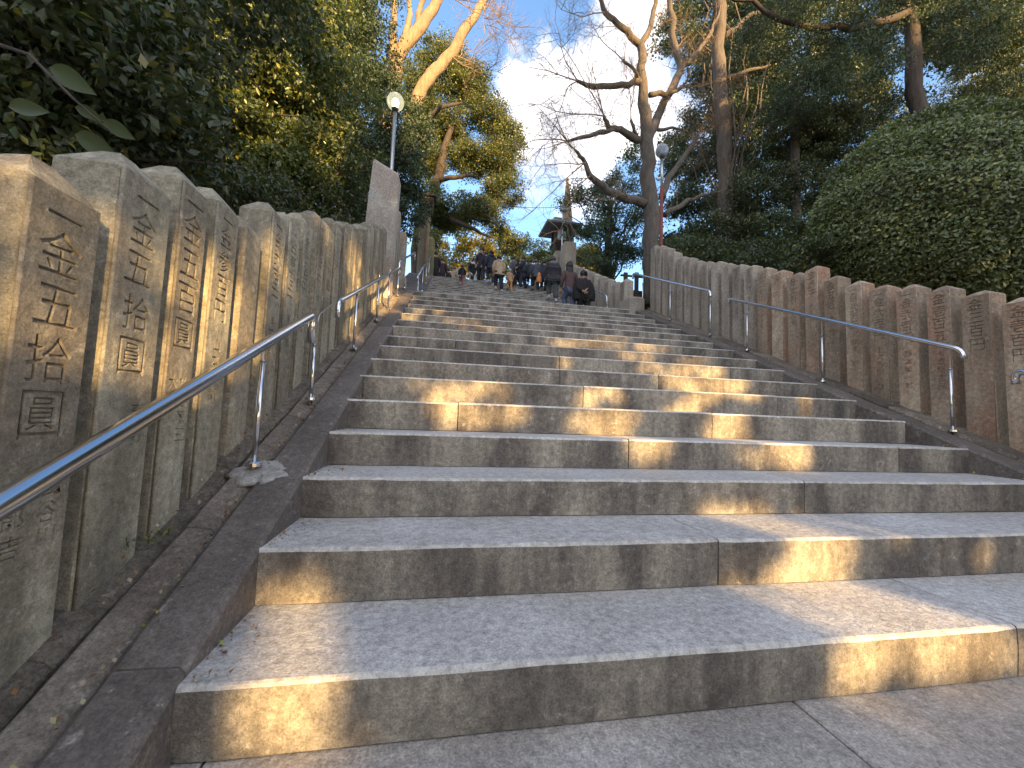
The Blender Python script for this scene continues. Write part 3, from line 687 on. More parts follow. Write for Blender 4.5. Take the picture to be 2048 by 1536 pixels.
def wob(p, r, n=4, amp=.1):
    P = [np.array(q, float) for q in p]; out = []; R = []
    rr = r if hasattr(r, '__len__') else [r] * len(P)
    for i in range(len(P) - 1):
        for k in range(n):
            t = k / n; q = P[i] * (1 - t) + P[i + 1] * t; L = np.linalg.norm(P[i + 1] - P[i])
            out.append(q + (RNG.normal(size=3) * amp * L * .35 if k else 0)); R.append(rr[i] * (1 - t) + rr[i + 1] * t)
    out.append(P[-1]); R.append(rr[-1]); return out, R
def tree(name, label, cat, base, trunks, bm, blobs=None, lm=None, nc=120, nl=160, cr=.4, ls=.08, group=None, shell=.5, aspect=.5, droop=.3, maxz=None, limbs=True):
    e = empty(name, base, label, cat, group)
    mb = MB()
    for p, r in trunks:
        q, R = wob(p, r, 4, .07); mb.tube(q, R, 10 if max(R) > .08 else 6, jit=.07)
    if trunks: mb.build('trunk', bm, e, smooth=True)
    if blobs:
        # light limbs reaching into every blob
        if trunks and limbs:
            mb = MB(); tp = np.array(trunks[0][0][-1])
            for c, r in blobs:
                for _ in range(3):
                    t = c + RNG.normal(size=3) * np.array(r) * .5; tk_ = trunks[0][0]; iq = RNG.integers(1, len(tk_)); fq = RNG.random(); s = np.array(tk_[iq - 1]) * fq + np.array(tk_[iq]) * (1 - fq)
                    q, R = wob([s, (s + t) / 2 + RNG.normal(size=3) * .2, t], [.045, .028, .01]); mb.tube(q, R, 5)
            mb.build('limbs', bm, e, smooth=True)
        P = clumps(blobs, nc, nl, cr, shell)
        if maxz is not None: P = P[P[:, 2] < maxz]
        # nothing grows over the steps below head height
        P = P[~((P[:, 0] > -1.12) & (P[:, 0] < 4.7) & (P[:, 2] < 5) & (P[:, 1] < 9))]
        leaves_mesh('crown', P, ls, lm, e, aspect=aspect, droop=droop)
    return e
# --- left side
tree('broadleaf_tree', 'very dark broadleaf tree in the top left corner above the nearest posts', 'tree', (-4.2, 3.2, .6), [([(-4.2, 3.2, .3), (-4.0, 3.1, 1.8), (-3.7, 3.2, 3.4)], [.14, .12, .07])], B_DARK,
     [blob(60, 60, 3.2, 1.2, 1.0, .9), blob(-60, -60, 3.4, 1.4, 1.2, 1.0), blob(250, 60, 3.9, .9, .9, .8), blob(80, 200, 3.6, 1.2, .8, .7), blob(250, 250, 4.2, .9, .8, .55), blob(300, -150, 3.8, 1.4, 1.1, .8), blob(-150, 150, 3.2, 1.2, 1, 1)], L_DARK, 300, 150, .28, .085)
tree('camellia_tree', 'glossy leaved camellia tree left of the lit lamp, dappled with sun', 'tree', (-5.0, 7.2, 2.6), [([(-5.0, 7.2, 2.2), (-4.8, 7.2, 3.6), (-4.5, 7.2, 5.4)], [.13, .11, .06]), ([(-5, 7.2, 3.2), (-4.2, 6.8, 4.4), (-3.7, 6.7, 5.6)], [.07, .06, .02])], B_BROWN,
     [blob(430, 60, 6.6, 1.0, 1.0, 1.1), blob(560, 120, 7.2, 1.1, 1, 1.1), blob(420, 200, 6.8, .9, .9, .8), blob(560, 250, 7.4, 1.1, 1, .8), blob(660, 180, 7.8, .8, .9, .9), blob(640, 330, 7.6, 1.0, .8, .65), blob(560, 360, 7.6, 1.0, .8, .5), blob(380, -60, 6.6, 1.2, 1, .9), blob(540, -40, 7.0, 1.3, 1, .9), blob(420, 330, 7.4, .8, .7, .4)], L_CAM, 560, 130, .27, .085)
tree('evergreen_shrub', 'low dark shrub filling the gap between the left fence and the camellia', 'shrub', (-3.2, 6.5, 2.6), [], B_DARK,
     [blob(560, 420, 6.6, 1.2, .6, .5), blob(400, 410, 5.6, 1.1, .6, .4), blob(680, 410, 8.2, 1.0, .6, .6), blob(300, 340, 4.9, .8, .6, .5), blob(690, 330, 8.6, .7, .6, .8)], L_DARK, 240, 150, .24, .07)
tree('evergreen_tree', 'dense deep green tree directly behind the lit globe lamp', 'tree', (-2.9, 12.0, 3.6), [([(-2.9, 12, 3.2), (-2.9, 12, 6), (-2.8, 12, 9.5)], [.2, .16, .08])], B_DARK,
     [blob(720, 100, 11.4, 1.1, 1.1, 1.2), blob(735, 210, 11.2, 1.15, 1, 1.1), blob(745, 310, 11.4, 1.0, 1, .9), blob(800, 330, 11.8, .75, .8, 1.0), blob(740, 400, 12, 1.3, .9, .8), blob(665, 40, 11.4, 1.0, 1, 1.2), blob(700, -60, 11.6, 1.4, 1, 1.2), blob(815, 420, 12.4, .6, .7, .8), blob(830, 260, 13, .5, .7, .8)], L_CONI, 520, 150, .32, .085)
tk = [([A(775, 330, 13.2), A(770, 180, 13.2), A(800, 105, 13.2), A(845, 50, 13.2), A(885, -20, 13.2), A(915, -110, 13.3)], [.30, .27, .22, .20, .15, .09]),
      ([A(785, 140, 13.2), A(785, 60, 13.0), A(790, -30, 13.1)], [.15, .12, .08]), ([A(800, 105, 13.2), A(820, 30, 13.6), A(812, -40, 13.6)], [.12, .10, .06]),
      ([A(830, 60, 13.2), A(850, -10, 13.0), A(872, -90, 13.0)], [.10, .08, .05])]
tree('bare_tree', 'sunlit bare tree with several pale forking stems left of the sky gap', 'tree', (-2.6, 13.2, 4.5), tk, B_PALE)
tk2 = [([A(800, 330, 13.8), A(822, 225, 13.8), A(842, 180, 13.8), A(862, 150, 13.8), A(900, 110, 13.8), A(928, 60, 13.8), A(965, 5, 13.9), A(985, -60, 14)], [.24, .23, .22, .22, .20, .17, .13, .08])]
tree('bare_tree', 'pale sunlit leaning trunk just right of the forked one, above the lit lamp', 'tree', (-2.2, 13.8, 4.8), tk2, B_PALE)
tree('camphor_tree', 'tall camphor tree whose rounded crown stands against the sky left of centre', 'tree', (-.9, 20.5, 6.2), [([(-2.2, 20.5, 6.2), A(862, 400, 20.4), A(880, 340, 20.4), A(905, 250, 20.4)], [.35, .3, .24, .12]),
     ([A(862, 400, 20.4), A(905, 440, 20), A(940, 455, 20), A(985, 475, 20)], [.16, .13, .1, .05]), ([A(870, 360, 20.4), A(910, 355, 19.6), A(950, 350, 19.6)], [.14, .11, .05]), ([A(850, 240, 20), A(880, 215, 19.4), A(925, 205, 19.4)], [.14, .11, .05])], B_DARK,
     [blob(880, 120, 20.6, 1.3, 1.3, 1.2), blob(930, 170, 20.6, 1.4, 1.2, 1.2), blob(975, 230, 20.6, 1.2, 1.2, .9), blob(1000, 320, 20.6, 1.25, 1.2, .9), blob(1005, 385, 20.5, 1.1, 1.1, .7), blob(940, 320, 21, 1.3, 1.2, .9), blob(890, 250, 21, 1.5, 1.2, 1.2), blob(950, 420, 20.5, 1.3, 1.2, .7), blob(890, 440, 21, 1.2, 1.1, .6), blob(1000, 455, 20.6, .6, .9, .4), blob(860, 330, 21, .9, 1, 1), blob(1015, 490, 21, .8, .9, .4), blob(840, 180, 20.8, 1.2, 1.2, 1.3), blob(830, 300, 20.8, 1.0, 1.2, 1.3), blob(870, 400, 19.6, .9, .8, .8), blob(1010, 270, 20.6, 1.0, 1.1, .8), blob(860, 480, 20, .7, .8, .5)], L_CAMPH, 1250, 125, .42, .115, shell=.3, limbs=False)
for (bx, Yq, bl, lm, lab) in [(905, 27, [blob(900, 470, 27, 2.0, 1.5, .9), blob(880, 520, 27, 1.5, 1.5, 1.2), blob(950, 500, 27, 1.6, 1.5, .9)], L_YEL, 'yellow and green sunlit tree low behind the left end of the crowd'),
                             (1000, 30, [blob(1000, 520, 30, 2.0, 1.5, 1.3), blob(960, 540, 30, 1.8, 1.5, 1)], L_CAMPH, 'green tree straight behind the heads of the crowd'),
                             (1065, 31, [blob(1065, 500, 31, 1.7, 1.5, 1.2), blob(1095, 530, 31, 1.5, 1.5, 1.3), blob(1035, 530, 31, 1.5, 1.5, 1.2)], L_MID, 'pale round-headed tree in the distance, left of the lantern house'),
                             (1180, 24, [blob(1165, 520, 24, 1.2, 1.2, .9), blob(1190, 545, 24, 1.0, 1, .6)], L_YEL, 'small yellow-leaved tree behind the upper right fence')]:
    p = A(bx, 560, Yq)
    tree('background_tree', lab, 'tree', (p[0], Yq, ZT2), [([(p[0], Yq, ZT2), (p[0] + .2, Yq, p[2] + .6)], [.18, .1])], B_BROWN, bl, lm, 120, 90, .45, .17, group='sunlit trees beyond the top of the steps')
# --- right side
def twigs(mb, p, d, L, r, depth, up=.15):
    """a bare branch with its side shoots"""
    n = 5; pts = [np.array(p, float)]; d = np.array(d, float); d /= np.linalg.norm(d)
    for i in range(n):
        d = d + RNG.normal(size=3) * .16 + np.array((0, 0, up * .12)); d /= np.linalg.norm(d); pts.append(pts[-1] + d * L / n)
    mb.tube(pts, [r * (1 - .75 * i / n) for i in range(n + 1)], 5 if r > .015 else 3, cap=False)
    if depth > 0:
        for i in range(1, n + 1):
            for _ in range(2):
                if RNG.random() < .62:
                    dd = d + RNG.normal(size=3) * .75; twigs(mb, pts[i], dd, L * RNG.uniform(.4, .65), r * .5, depth - 1, up)
YB = 11.2
def Bp(x, y, dy=0): return A(x + 0, y, YB + dy)
SLIM = .74
big = [([A(1306, 610, YB), Bp(1304, 500), Bp(1300, 400), Bp(1294, 300), Bp(1291, 225), Bp(1284, 150), Bp(1281, 90)], [.40, .36, .33, .29, .25, .19, .17]),
       ([Bp(1281, 90), Bp(1244, 55, -.3), Bp(1210, 25, -.4), Bp(1196, -20, -.5)], [.15, .13, .10, .07]), ([Bp(1281, 95), Bp(1302, 50, .3), Bp(1312, -10, .4), Bp(1330, -80, .4)], [.14, .12, .09, .05]),
       ([Bp(1296, 280), Bp(1319, 225, .5), Bp(1362, 140, .7), Bp(1349, 90, .8), Bp(1339, 0, .8), Bp(1330, -70, .8)], [.2, .19, .17, .15, .12, .08]), ([Bp(1362, 140, .7), Bp(1395, 105, .9), Bp(1425, 60, 1), Bp(1440, 20, 1)], [.13, .11, .07, .04]),
       ([Bp(1300, 190), Bp(1340, 185, .2), Bp(1372, 172, .3)], [.12, .10, .06]), ([Bp(1284, 165), Bp(1229, 172, -.4), Bp(1180, 172, -.7), Bp(1155, 162, -.8)], [.14, .12, .10, .06]),
       ([Bp(1277, 280), Bp(1240, 258, -.4), Bp(1218, 256, -.5), Bp(1208, 232, -.6)], [.16, .13, .11, .06]), ([Bp(1226, 258, -.45), Bp(1190, 268, -.8), Bp(1135, 283, -1)], [.10, .09, .05]),
       ([Bp(1290, 408), Bp(1214, 382, -.3), Bp(1180, 352, -.5), Bp(1170, 325, -.5), Bp(1150, 300, -.6)], [.19, .16, .12, .09, .05]), ([Bp(1280, 160), Bp(1265, 135, -.5), Bp(1245, 120, -.7)], [.09, .07, .05]),
       ([Bp(1325, 395), Bp(1345, 345, .6), Bp(1385, 290, .8), Bp(1395, 270, .9)], [.15, .13, .10, .07]), ([Bp(1330, 430), Bp(1375, 400, .4), Bp(1425, 385, .6)], [.12, .10, .05]), ([Bp(1280, 285), Bp(1268, 262, -.2), Bp(1262, 240, -.2)], [.09, .08, .06]),
       ([Bp(1316, 260), Bp(1345, 255, .4), Bp(1380, 268, .6)], [.07, .06, .03])]
big = [(p, [q * SLIM for q in r]) for p, r in big]
bt = tree('bare_tree', 'big bare tree with a thick trunk and many crooked branches right of the sky gap', 'tree', tuple(A(1306, 610, YB) * np.array((1, 1, 0)) + np.array((0, 0, 4.0))), big, B_GREY)
mb = MB()
for p, r in big[1:]:
    P_ = [np.array(q) for q in p]
    for i in range(1, len(P_)):
        for _ in range(3):
            t = RNG.random(); q = P_[i - 1] * (1 - t) + P_[i] * t; dd = (P_[i] - P_[i - 1]); dd = dd / np.linalg.norm(dd) + RNG.normal(size=3) * .55
            twigs(mb, q, dd, RNG.uniform(.6, 1.3), r[i] * .11 + .003, 2)
    dd = P_[-1] - P_[-2]; twigs(mb, P_[-1], dd, 1.6, r[-1] * .5, 3)
for (x, y, x2, y2) in [(1208, 232, 1120, 70), (1208, 232, 1060, 160), (1155, 162, 1075, 90), (1155, 162, 1050, 200), (1135, 283, 1040, 290), (1135, 283, 1060, 230), (1150, 300, 1090, 260), (1170, 325, 1080, 340), (1170, 325, 1070, 400), (1196, -20, 1110, -60), (1210, 25, 1120, 20), (1180, 352, 1060, 420)]:
    p0 = Bp(x, y, -.7); p1 = Bp(x2, y2, -1.2); d = p1 - p0; twigs(mb, p0, d, np.linalg.norm(d) * 1.05, .02, 3 if x2 % 20 else 2, .1)
mb.build('branches', B_PALE, bt)
for (src, tgt, par) in [(A(965, 5, 13.9), [(1010, 60), (1000, -30), (1040, 40)], 'x'), (A(900, 110, 13.8), [(985, 135), (960, 175)], 'x'), (A(885, -20, 13.2), [(930, -60), (990, 20)], 'x')]:
    mb = MB()
    for (x2, y2) in tgt:
        p1 = A(x2, y2, 13.4); d = p1 - src; twigs(mb, src, d, np.linalg.norm(d) * 1.1, .025, 3, .1)
    mb.build('branches', B_PALE, bpy.data.objects['bare_tree.001'] if src[1] > 13.5 else bpy.data.objects['bare_tree'])
tree('evergreen_tree', 'cool green evergreen with layered boughs between the lantern house and the big bare trunk', 'tree', (5.5, 15, 4.0), [([A(1215, 600, 15), A(1218, 500, 15), A(1222, 400, 15)], [.2, .17, .1])], B_DARK,
     [blob(1200, 400, 15, .9, 1, .5), blob(1180, 455, 15, .9, 1, .45), blob(1240, 440, 15, 1.1, 1, .5), blob(1205, 500, 15, 1.1, 1, .45), blob(1260, 500, 15, .9, 1, .45), blob(1235, 370, 15.3, 1, 1, .5), blob(1265, 320, 15.5, .7, .9, .5), blob(1200, 540, 15, .7, .8, .3), blob(1290, 410, 15.5, .6, .8, .7), blob(1150, 395, 15, .5, .7, .4)], L_BLUE, 240, 110, .34, .095, shell=.3)
tree('evergreen_tree', 'ivy-clad evergreen with a straight trunk right of the big bare tree', 'tree', tuple(A(1450, 500, 12.4)), [([A(1455, 520, 12.4), A(1450, 400, 12.4), A(1442, 200, 12.4), A(1440, 60, 12.4), A(1440, -100, 12.4)], [.30, .27, .25, .21, .15]),
     ([A(1444, 80, 12.4), A(1500, 30, 12), A(1560, 20, 12)], [.1, .08, .03]), ([A(1444, 160, 12.4), A(1480, 148, 12), A(1540, 130, 12)], [.1, .07, .03])], B_GREY,
     [blob(1360, 60, 13.2, .6, .8, .9), blob(1400, -30, 13, 1.2, 1, .9), blob(1500, 100, 13.2, 1.3, 1, .9), blob(1400, 230, 13.6, .5, .7, .9), blob(1500, 220, 13.4, 1.2, 1, 1.0), blob(1420, 320, 13.6, .8, .8, .9), blob(1520, 320, 13.2, 1.3, 1, 1.0), blob(1380, 400, 13.4, .8, .8, .7), blob(1470, 400, 13.4, 1.1, .9, .7), blob(1350, 300, 14, .5, .6, 1.), blob(1550, 20, 13, 1.2, 1, 1.)], L_CONI, 520, 140, .32, .09)
tree('cedar_tree', 'dark overhanging cedar boughs across the upper right corner', 'tree', (9.5, 9.0, 2.5), [([A(1835, 420, 9.4), A(1834, 300, 9.4), A(1832, 200, 9.4), A(1828, 130, 9.4), A(1825, 60, 9.4), A(1815, -200, 9.4)], [.24, .22, .21, .2, .19, .12]), ([A(1440, -20, 9), A(1560, 40, 9), A(1700, 60, 9.2), A(1825, 20, 9.4)][::-1], [.11, .09, .07, .04])], B_DARK,
     [blob(1560, 60, 9.4, 1.2, 1, .7), blob(1680, 30, 9.2, 1.3, 1, .8), blob(1600, -60, 9, 1.6, 1.2, .8), blob(1700, 140, 9.6, 1.3, 1, .8), blob(1600, 180, 9.8, 1.1, 1, .8), blob(1800, 60, 10, 1.3, 1, 1.), blob(1930, 60, 9, 1.4, 1, 1.1), blob(1850, -80, 9, 2, 1.2, 1), blob(2040, 0, 8.6, 1.4, 1, 1.3), blob(2040, 150, 9, 1.0, 1, .9), blob(1760, 240, 10.4, 1.3, 1, .8), blob(1930, 180, 10.5, 1.2, 1, .7)], L_CONI, 820, 130, .30, .085, aspect=.35, droop=.8, limbs=False)
tree('evergreen_tree', 'shadowy broadleaf tree between the ivy-clad trunk and the clipped bush', 'tree', tuple(A(1600, 480, 11)), [([A(1600, 520, 11), A(1590, 300, 11), A(1600, 150, 11)], [.16, .13, .07])], B_DARK,
     [blob(1600, 280, 11.2, 1.2, .9, .9), blob(1520, 380, 11.4, 1.1, .8, .8), blob(1620, 380, 11, 1.0, .8, .8), blob(1540, 470, 11, 1.2, .7, .6), blob(1440, 470, 11.5, 1.1, .7, .6), blob(1380, 480, 12, .8, .7, .45), blob(1640, 250, 11, 1.1, .8, .8), blob(1700, 330, 11.4, 1.4, .8, 1.2), blob(1620, 470, 10.4, 1, .7, .6)], L_DARK, 560, 140, .28, .085, limbs=False)
tree('evergreen_shrub', 'low shadowed shrub hugging the back of the right fence', 'shrub', (6.2, 6.5, 2.4), [], B_DARK,
     [blob(1450, 505, 8.6, 1.2, .6, .4), blob(1560, 525, 7.4, 1.0, .6, .4), blob(1650, 530, 6.2, .9, .6, .45), blob(1380, 500, 9.6, .8, .6, .3), blob(1420, 520, 9.6, 1.2, .6, .5), blob(1520, 520, 8.8, 1.2, .6, .5), blob(1600, 540, 7.6, 1.2, .6, .5), blob(1680, 575, 6.6, .9, .6, .4), blob(1370, 510, 10.2, .8, .6, .4), blob(1960, 640, 6.6, 2.2, .6, .5)], L_DARK, 460, 150, .24, .07)
# backdrop wood on both sides, one mass each
bk = []
for (x, y, Y) in [(-300, 200, 7), (0, 100, 8), (200, 200, 9), (350, 80, 10), (500, 150, 12), (600, 280, 13), (680, 120, 15), (0, 330, 7), (300, -150, 9), (600, -100, 13), (450, 380, 12), (620, 400, 14)]:
    bk.append(blob(x, y, Y, Y * .24, 1.2, Y * .2))
P = clumps(bk, 480, 150, .5, .3); P = P[(P[:, 0] < -3.2)]
tag(leaves_mesh('background_wood', P, .17, L_DARK), 'dark mass of woodland filling the slope behind the left-hand trees', 'woodland', kind='stuff')
bk = []
for (x, y, Y) in [(1420, 330, 17), (1500, 150, 17), (1600, 300, 16), (1700, 100, 15), (1800, 250, 14), (1950, 100, 13), (2050, 300, 12), (1500, 450, 17), (1650, 450, 15), (1900, -80, 13), (2200, 150, 10), (1650, -60, 15), (1500, 0, 17), (2150, 450, 8), (1850, 400, 13), (1450, 520, 14), (1550, 540, 13), (1700, 560, 11), (1850, 560, 10), (2000, 560, 9), (1400, 510, 15), (1960, 0, 12), (2050, 120, 11), (1980, 220, 12), (1700, 200, 14), (1560, 60, 15), (1480, 250, 16), (1420, 100, 17), (1900, 60, 12.5), (1780, 40, 13.5), (1660, 180, 13), (2020, 60, 11), (1560, 160, 14), (1480, 100, 15)]:
    bk.append(blob(x, y, Y, Y * .17, 1.2, Y * .15))
P = clumps(bk, 1100, 140, .5, .3); P = P[(P[:, 0] > 6)]
tag(leaves_mesh('background_wood', P, .17, L_DARK), 'dark mass of woodland filling the slope behind the right-hand trees', 'woodland', kind='stuff')
# the clipped round bush
cb = A(1885, 458, 5.6); rb = np.array((2.25, 1.75, 2.05)); n = 105000
d = RNG.normal(size=(n, 3)); d /= np.linalg.norm(d, axis=1)[:, None]
lump = 1 + .025 * np.sin(d[:, 0] * 9 + 1) * np.cos(d[:, 1] * 8) + .02 * np.sin(d[:, 2] * 13 + d[:, 0] * 7)
rr = (1 - RNG.uniform(0, 1, n) ** 2 * .09) * lump; P = cb + d * rb * rr[:, None]
be = empty('clipped_bush', (cb[0], cb[1], 1.6), 'large evergreen bush clipped into a smooth dome behind the right fence', 'bush')
k = d[:, 2] > -.93
leaves_mesh('foliage', P[k], .068, L_BUSH, be, nrm=d[k], align=.5, aspect=.52)
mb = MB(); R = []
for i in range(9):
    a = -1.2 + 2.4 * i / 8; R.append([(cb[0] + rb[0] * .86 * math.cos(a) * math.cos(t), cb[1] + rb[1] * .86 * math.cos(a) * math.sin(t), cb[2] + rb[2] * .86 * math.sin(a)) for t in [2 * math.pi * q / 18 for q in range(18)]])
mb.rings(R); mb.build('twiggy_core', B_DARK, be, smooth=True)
mb = MB(); mb.tube([(cb[0], cb[1], .9), (cb[0], cb[1], cb[2] - 1)], .12, 8); mb.build('trunk', B_DARK, be)
# large leaves close to the lens at the top left
e = empty('leafy_branch', tuple(A(120, 120, 1.9)), 'few large pale green leaves hanging close to the camera at the upper left', 'branch')
mb = MB(); mb.tube([A(-150, 40, 2.3), A(60, 110, 2.1), A(150, 200, 2.0), A(230, 270, 2.0)], [.01, .008, .006, .003], 5); mb.build('twig', B_DARK, e)
lv = [(148, 158, 1.95, 50), (60, 215, 2.0, 40), (196, 288, 2.0, 48), (240, 258, 2.05, 36), (180, 225, 2.05, 30)]
for (x, y, Y, s_) in lv:
    c = A(x, y, Y); L = s_ / FPX * Y * 1.3; mb = MB(); a = RNG.uniform(-.5, .4)
    ux = np.array((math.cos(a), .25, math.sin(a))); uy = np.cross(ux, (.1, 1, .3)); uy /= np.linalg.norm(uy); vs = []; n = 8
    for i in range(n + 1):
        t = i / n; wv = math.sin(math.pi * t ** .8) * .27 * L; p0 = c + ux * L * (t - .5) - np.array((0, 0, .15 * L * t * t)); nn = np.cross(ux, uy)
        vs += [p0 - uy * wv + nn * wv * .3, p0, p0 + uy * wv + nn * wv * .3]
    mb.add(vs, [(3 * i + q, 3 * i + q + 1, 3 * i + q + 4, 3 * i + q + 3) for i in range(n) for q in (0, 1)]); mb.build('leaf', L_DARK, e, smooth=True)
# --- unseen trees behind the viewer, crowns and gaps shaped to place shade and sun spots
YW = -16.0
def to_wall(p):
    p = np.asarray(p, float); t = (YW - p[..., 1]) / SUN[1]; return p + t[..., None] * SUN if p.ndim > 1 else p + t * SUN
def yk(k): return Y1 + (k - 1) * RUN
GAPS = []
def gapr(k, *pts):      # patch seen on riser k
    GAPS.append(np.array([to_wall(at(x, y, yk(k)))[[0, 2]] for x, y in pts]))
def gapx(X, *pts): GAPS.append(np.array([to_wall(atx(x, y, X))[[0, 2]] for x, y in pts]))
def gapy(Y, *pts): GAPS.append(np.array([to_wall(at(x, y, Y))[[0, 2]] for x, y in pts]))
def quad(cx, cy, hw, hh, sk=0): return [(cx - hw + sk, cy - hh), (cx + hw + sk, cy - hh), (cx + hw - sk, cy + hh), (cx - hw - sk, cy + hh)]
gapr(1, (522, 1372), (655, 1368), (655, 1440), (648, 1490), (512, 1512), (508, 1440))
gapr(2, (552, 1150), (600, 1142), (632, 1160), (632, 1205), (545, 1205))
gapy(1.39, (532, 1200), (645, 1195), (655, 1400), (515, 1400))
gapy(1.2, (520, 1360), (652, 1358), (655, 1430), (512, 1430))
gapr(1, (1735, 1280), (1990, 1262), (2005, 1340), (1900, 1372), (1728, 1385))
gapy(1.5, (1560, 1165), (1680, 1165), (1900, 1262), (1720, 1275))
gapr(2, (1590, 1078), (1655, 1075), (1655, 1150), (1480, 1162), (1545, 1120))
gapr(2, (1960, 1085), (1995, 1085), (1990, 1120), (1950, 1125))
gapr(3, (1425, 1004), (1495, 1004), (1500, 1026), (1415, 1028))
gapy(2.1, (1440, 1030), (1560, 1030), (1630, 1075), (1590, 1078))
gapr(4, *quad(1300, 895, 32, 28)); gapr(4, *quad(1572, 905, 30, 22)); gapr(4, *quad(1480, 905, 30, 12))
gapr(5, (880, 800), (1035, 806), (1030, 852), (895, 852)); gapr(5, (1170, 815), (1255, 815), (1245, 862), (1150, 858)); gapr(5, *quad(1455, 845, 26, 18))
gapr(6, (850, 750), (1000, 758), (1010, 795), (880, 798)); gapr(6, *quad(1200, 785, 30, 16)); gapr(6, (1370, 780), (1440, 782), (1400, 820), (1345, 820)); gapr(6, *quad(1500, 795, 18, 9)); gapr(6, *quad(1614, 805, 9, 15))
gapr(7, *quad(1090, 750, 50, 8)); gapr(7, *quad(905, 735, 60, 6)); gapr(7, (1400, 748), (1485, 752), (1470, 786), (1370, 784)); gapr(7, *quad(1330, 755, 15, 9))
gapr(8, (1290, 716), (1430, 726), (1425, 752), (1310, 748)); gapr(8, *quad(1130, 722, 15, 8))
gapr(9, (1225, 698), (1385, 706), (1425, 730), (1270, 724)); gapr(9, *quad(1420, 722, 20, 7)); gapr(9, *quad(1030, 702, 25, 6))
gapr(10, (1192, 674), (1310, 682), (1335, 704), (1190, 697)); gapr(10, *quad(1125, 684, 20, 8))
gapr(11, (1210, 668), (1262, 672), (1280, 684), (1215, 682)); gapr(11, *quad(955, 652, 22, 7))
gapr(12, (890, 632), (955, 638), (960, 650), (900, 648)); gapr(12, *quad(815, 632, 14, 8)); gapr(13, *quad(870, 620, 26, 7)); gapr(14, *quad(855, 612, 20, 5))
# on the posts of the left fence: faces that look down the steps
gapy(1.10, (-60, 290), (52, 300), (45, 720), (-60, 760))
gapy(1.366, (214, 415), (238, 420), (225, 800), (196, 800)); gapy(1.643, (328, 440), (360, 440), (352, 780), (318, 760))
gapx(-.996, (55, 320), (95, 360), (110, 440), (85, 620), (50, 660))
gapx(-.996, (370, 540), (450, 540), (440, 720), (360, 700))
gapy(2.12, (458, 600), (492, 600), (485, 800), (455, 800)); gapy(2.66, (520, 560), (545, 560), (540, 700), (515, 700))
gapx(-.996, (560, 400), (590, 400), (585, 560), (560, 520)); gapx(-.996, (640, 440), (665, 440), (665, 540), (645, 540)); gapx(-.996, (695, 500), (725, 500), (715, 690), (695, 670))
gapx(-.996, (742, 560), (790, 560), (775, 650), (745, 650)); gapx(-.9, (770, 610), (805, 600), (800, 640), (765, 650)); gapx(-.996, (797, 416), (813, 424), (812, 450), (797, 446))

for (x, y, a, b_) in [(420, 90, 40, 55), (440, 240, 30, 40), (520, 60, 30, 30), (585, 150, 35, 30), (640, 90, 25, 35), (520, 250, 35, 22), (610, 240, 30, 20), (560, 340, 30, 18), (655, 330, 22, 22), (700, 250, 18, 30), (480, 150, 25, 25), (690, 130, 22, 25), (620, 30, 30, 20), (730, 60, 20, 30)]:
    gapy(6.4 if x < 600 else 7.4, *quad(x, y, a, b_))

def inside(q, poly):
    r = np.zeros(len(q), bool); j = len(poly) - 1
    for i in range(len(poly)):
        a, b_ = poly[i], poly[j]; c = ((a[1] > q[:, 1]) != (b_[1] > q[:, 1])) & (q[:, 0] < (b_[0] - a[0]) * (q[:, 1] - a[1]) / (b_[1] - a[1] + 1e-12) + a[0]); r ^= c; j = i
    return r
def wall_leaves(n, x0, x1, z0, z1, size, yd, YP=None):
    """leaves laid out by where the low sun sees them; YP = how far back the tree stands"""
    P = np.stack([RNG.uniform(x0, x1, n), YW + RNG.uniform(-yd, yd, n), RNG.uniform(z0, z1, n)], 1)
    q = to_wall(P)[:, [0, 2]]; keep = np.ones(n, bool)
    jit = np.stack([np.sin(q[:, 1] * 21 + q[:, 0] * 5), np.cos(q[:, 0] * 23 - q[:, 1] * 7)], 1) * .016 + RNG.normal(size=(n, 2)) * .01
    for g in GAPS:
        if g[:, 0].max() + .2 < x0 or g[:, 0].min() - .2 > x1: continue
        c = g.mean(0); gg = c + (g - c) * (1 + (.10 + size * .3) / (np.abs(g - c).mean() + .04)); keep &= ~inside(q + jit, gg)
    top = np.interp(P[:, 0], [-20, 4, 8, 10.8, 11.4, 13.8, 14.4, 17, 26], [12, 12.4, 14.4, 17, 20.5, 20.5, 16.6, 18, 19]) + .8 * np.sin(P[:, 0] * 1.9) + .5 * np.sin(P[:, 0] * 4.3 + 1) + .3 * np.sin(P[:, 0] * 11)
    keep &= P[:, 2] < top
    dap = np.sin(P[:, 0] * 3.1 + 1.3 * np.sin(q[:, 1] * 2.1)) * np.sin(q[:, 1] * 3.7 + 1.1 * np.sin(q[:, 0] * 2.7)) + .5 * np.sin(q[:, 0] * 7.3) * np.sin(q[:, 1] * 8.1)
    keep &= ~((dap > np.where(q[:, 0] < 7.5, .3, .72)) & ((q[:, 1] > 9.6) & ((q[:, 0] < 7.5) | (q[:, 0] > 15))))
    P = P[keep]
    if YP is not None:
        tt = ((YP + (P[:, 1] - YW)) - P[:, 1]) / SUN[1]; P = P + tt[:, None] * SUN
    return P
def shade_tree(label, cx, parts, trunk_h, YT=YW, cluster=None):
    e = empty('broadleaf_tree', (cx, YT, -.15), label, 'tree')
    if trunk_h:
        mb = MB(); q, R = wob([(cx, YT, -.2), (cx + .3, YT, trunk_h * .5), (cx - .2, YT, trunk_h)], [.4, .32, .15], amp=.05); mb.tube(q, R, 9, jit=.05); mb.build('trunk', B_BROWN, e, smooth=True)
    for P, sz in parts: leaves_mesh('crown', P, sz, L_MID, e, aspect=.75)
    return e
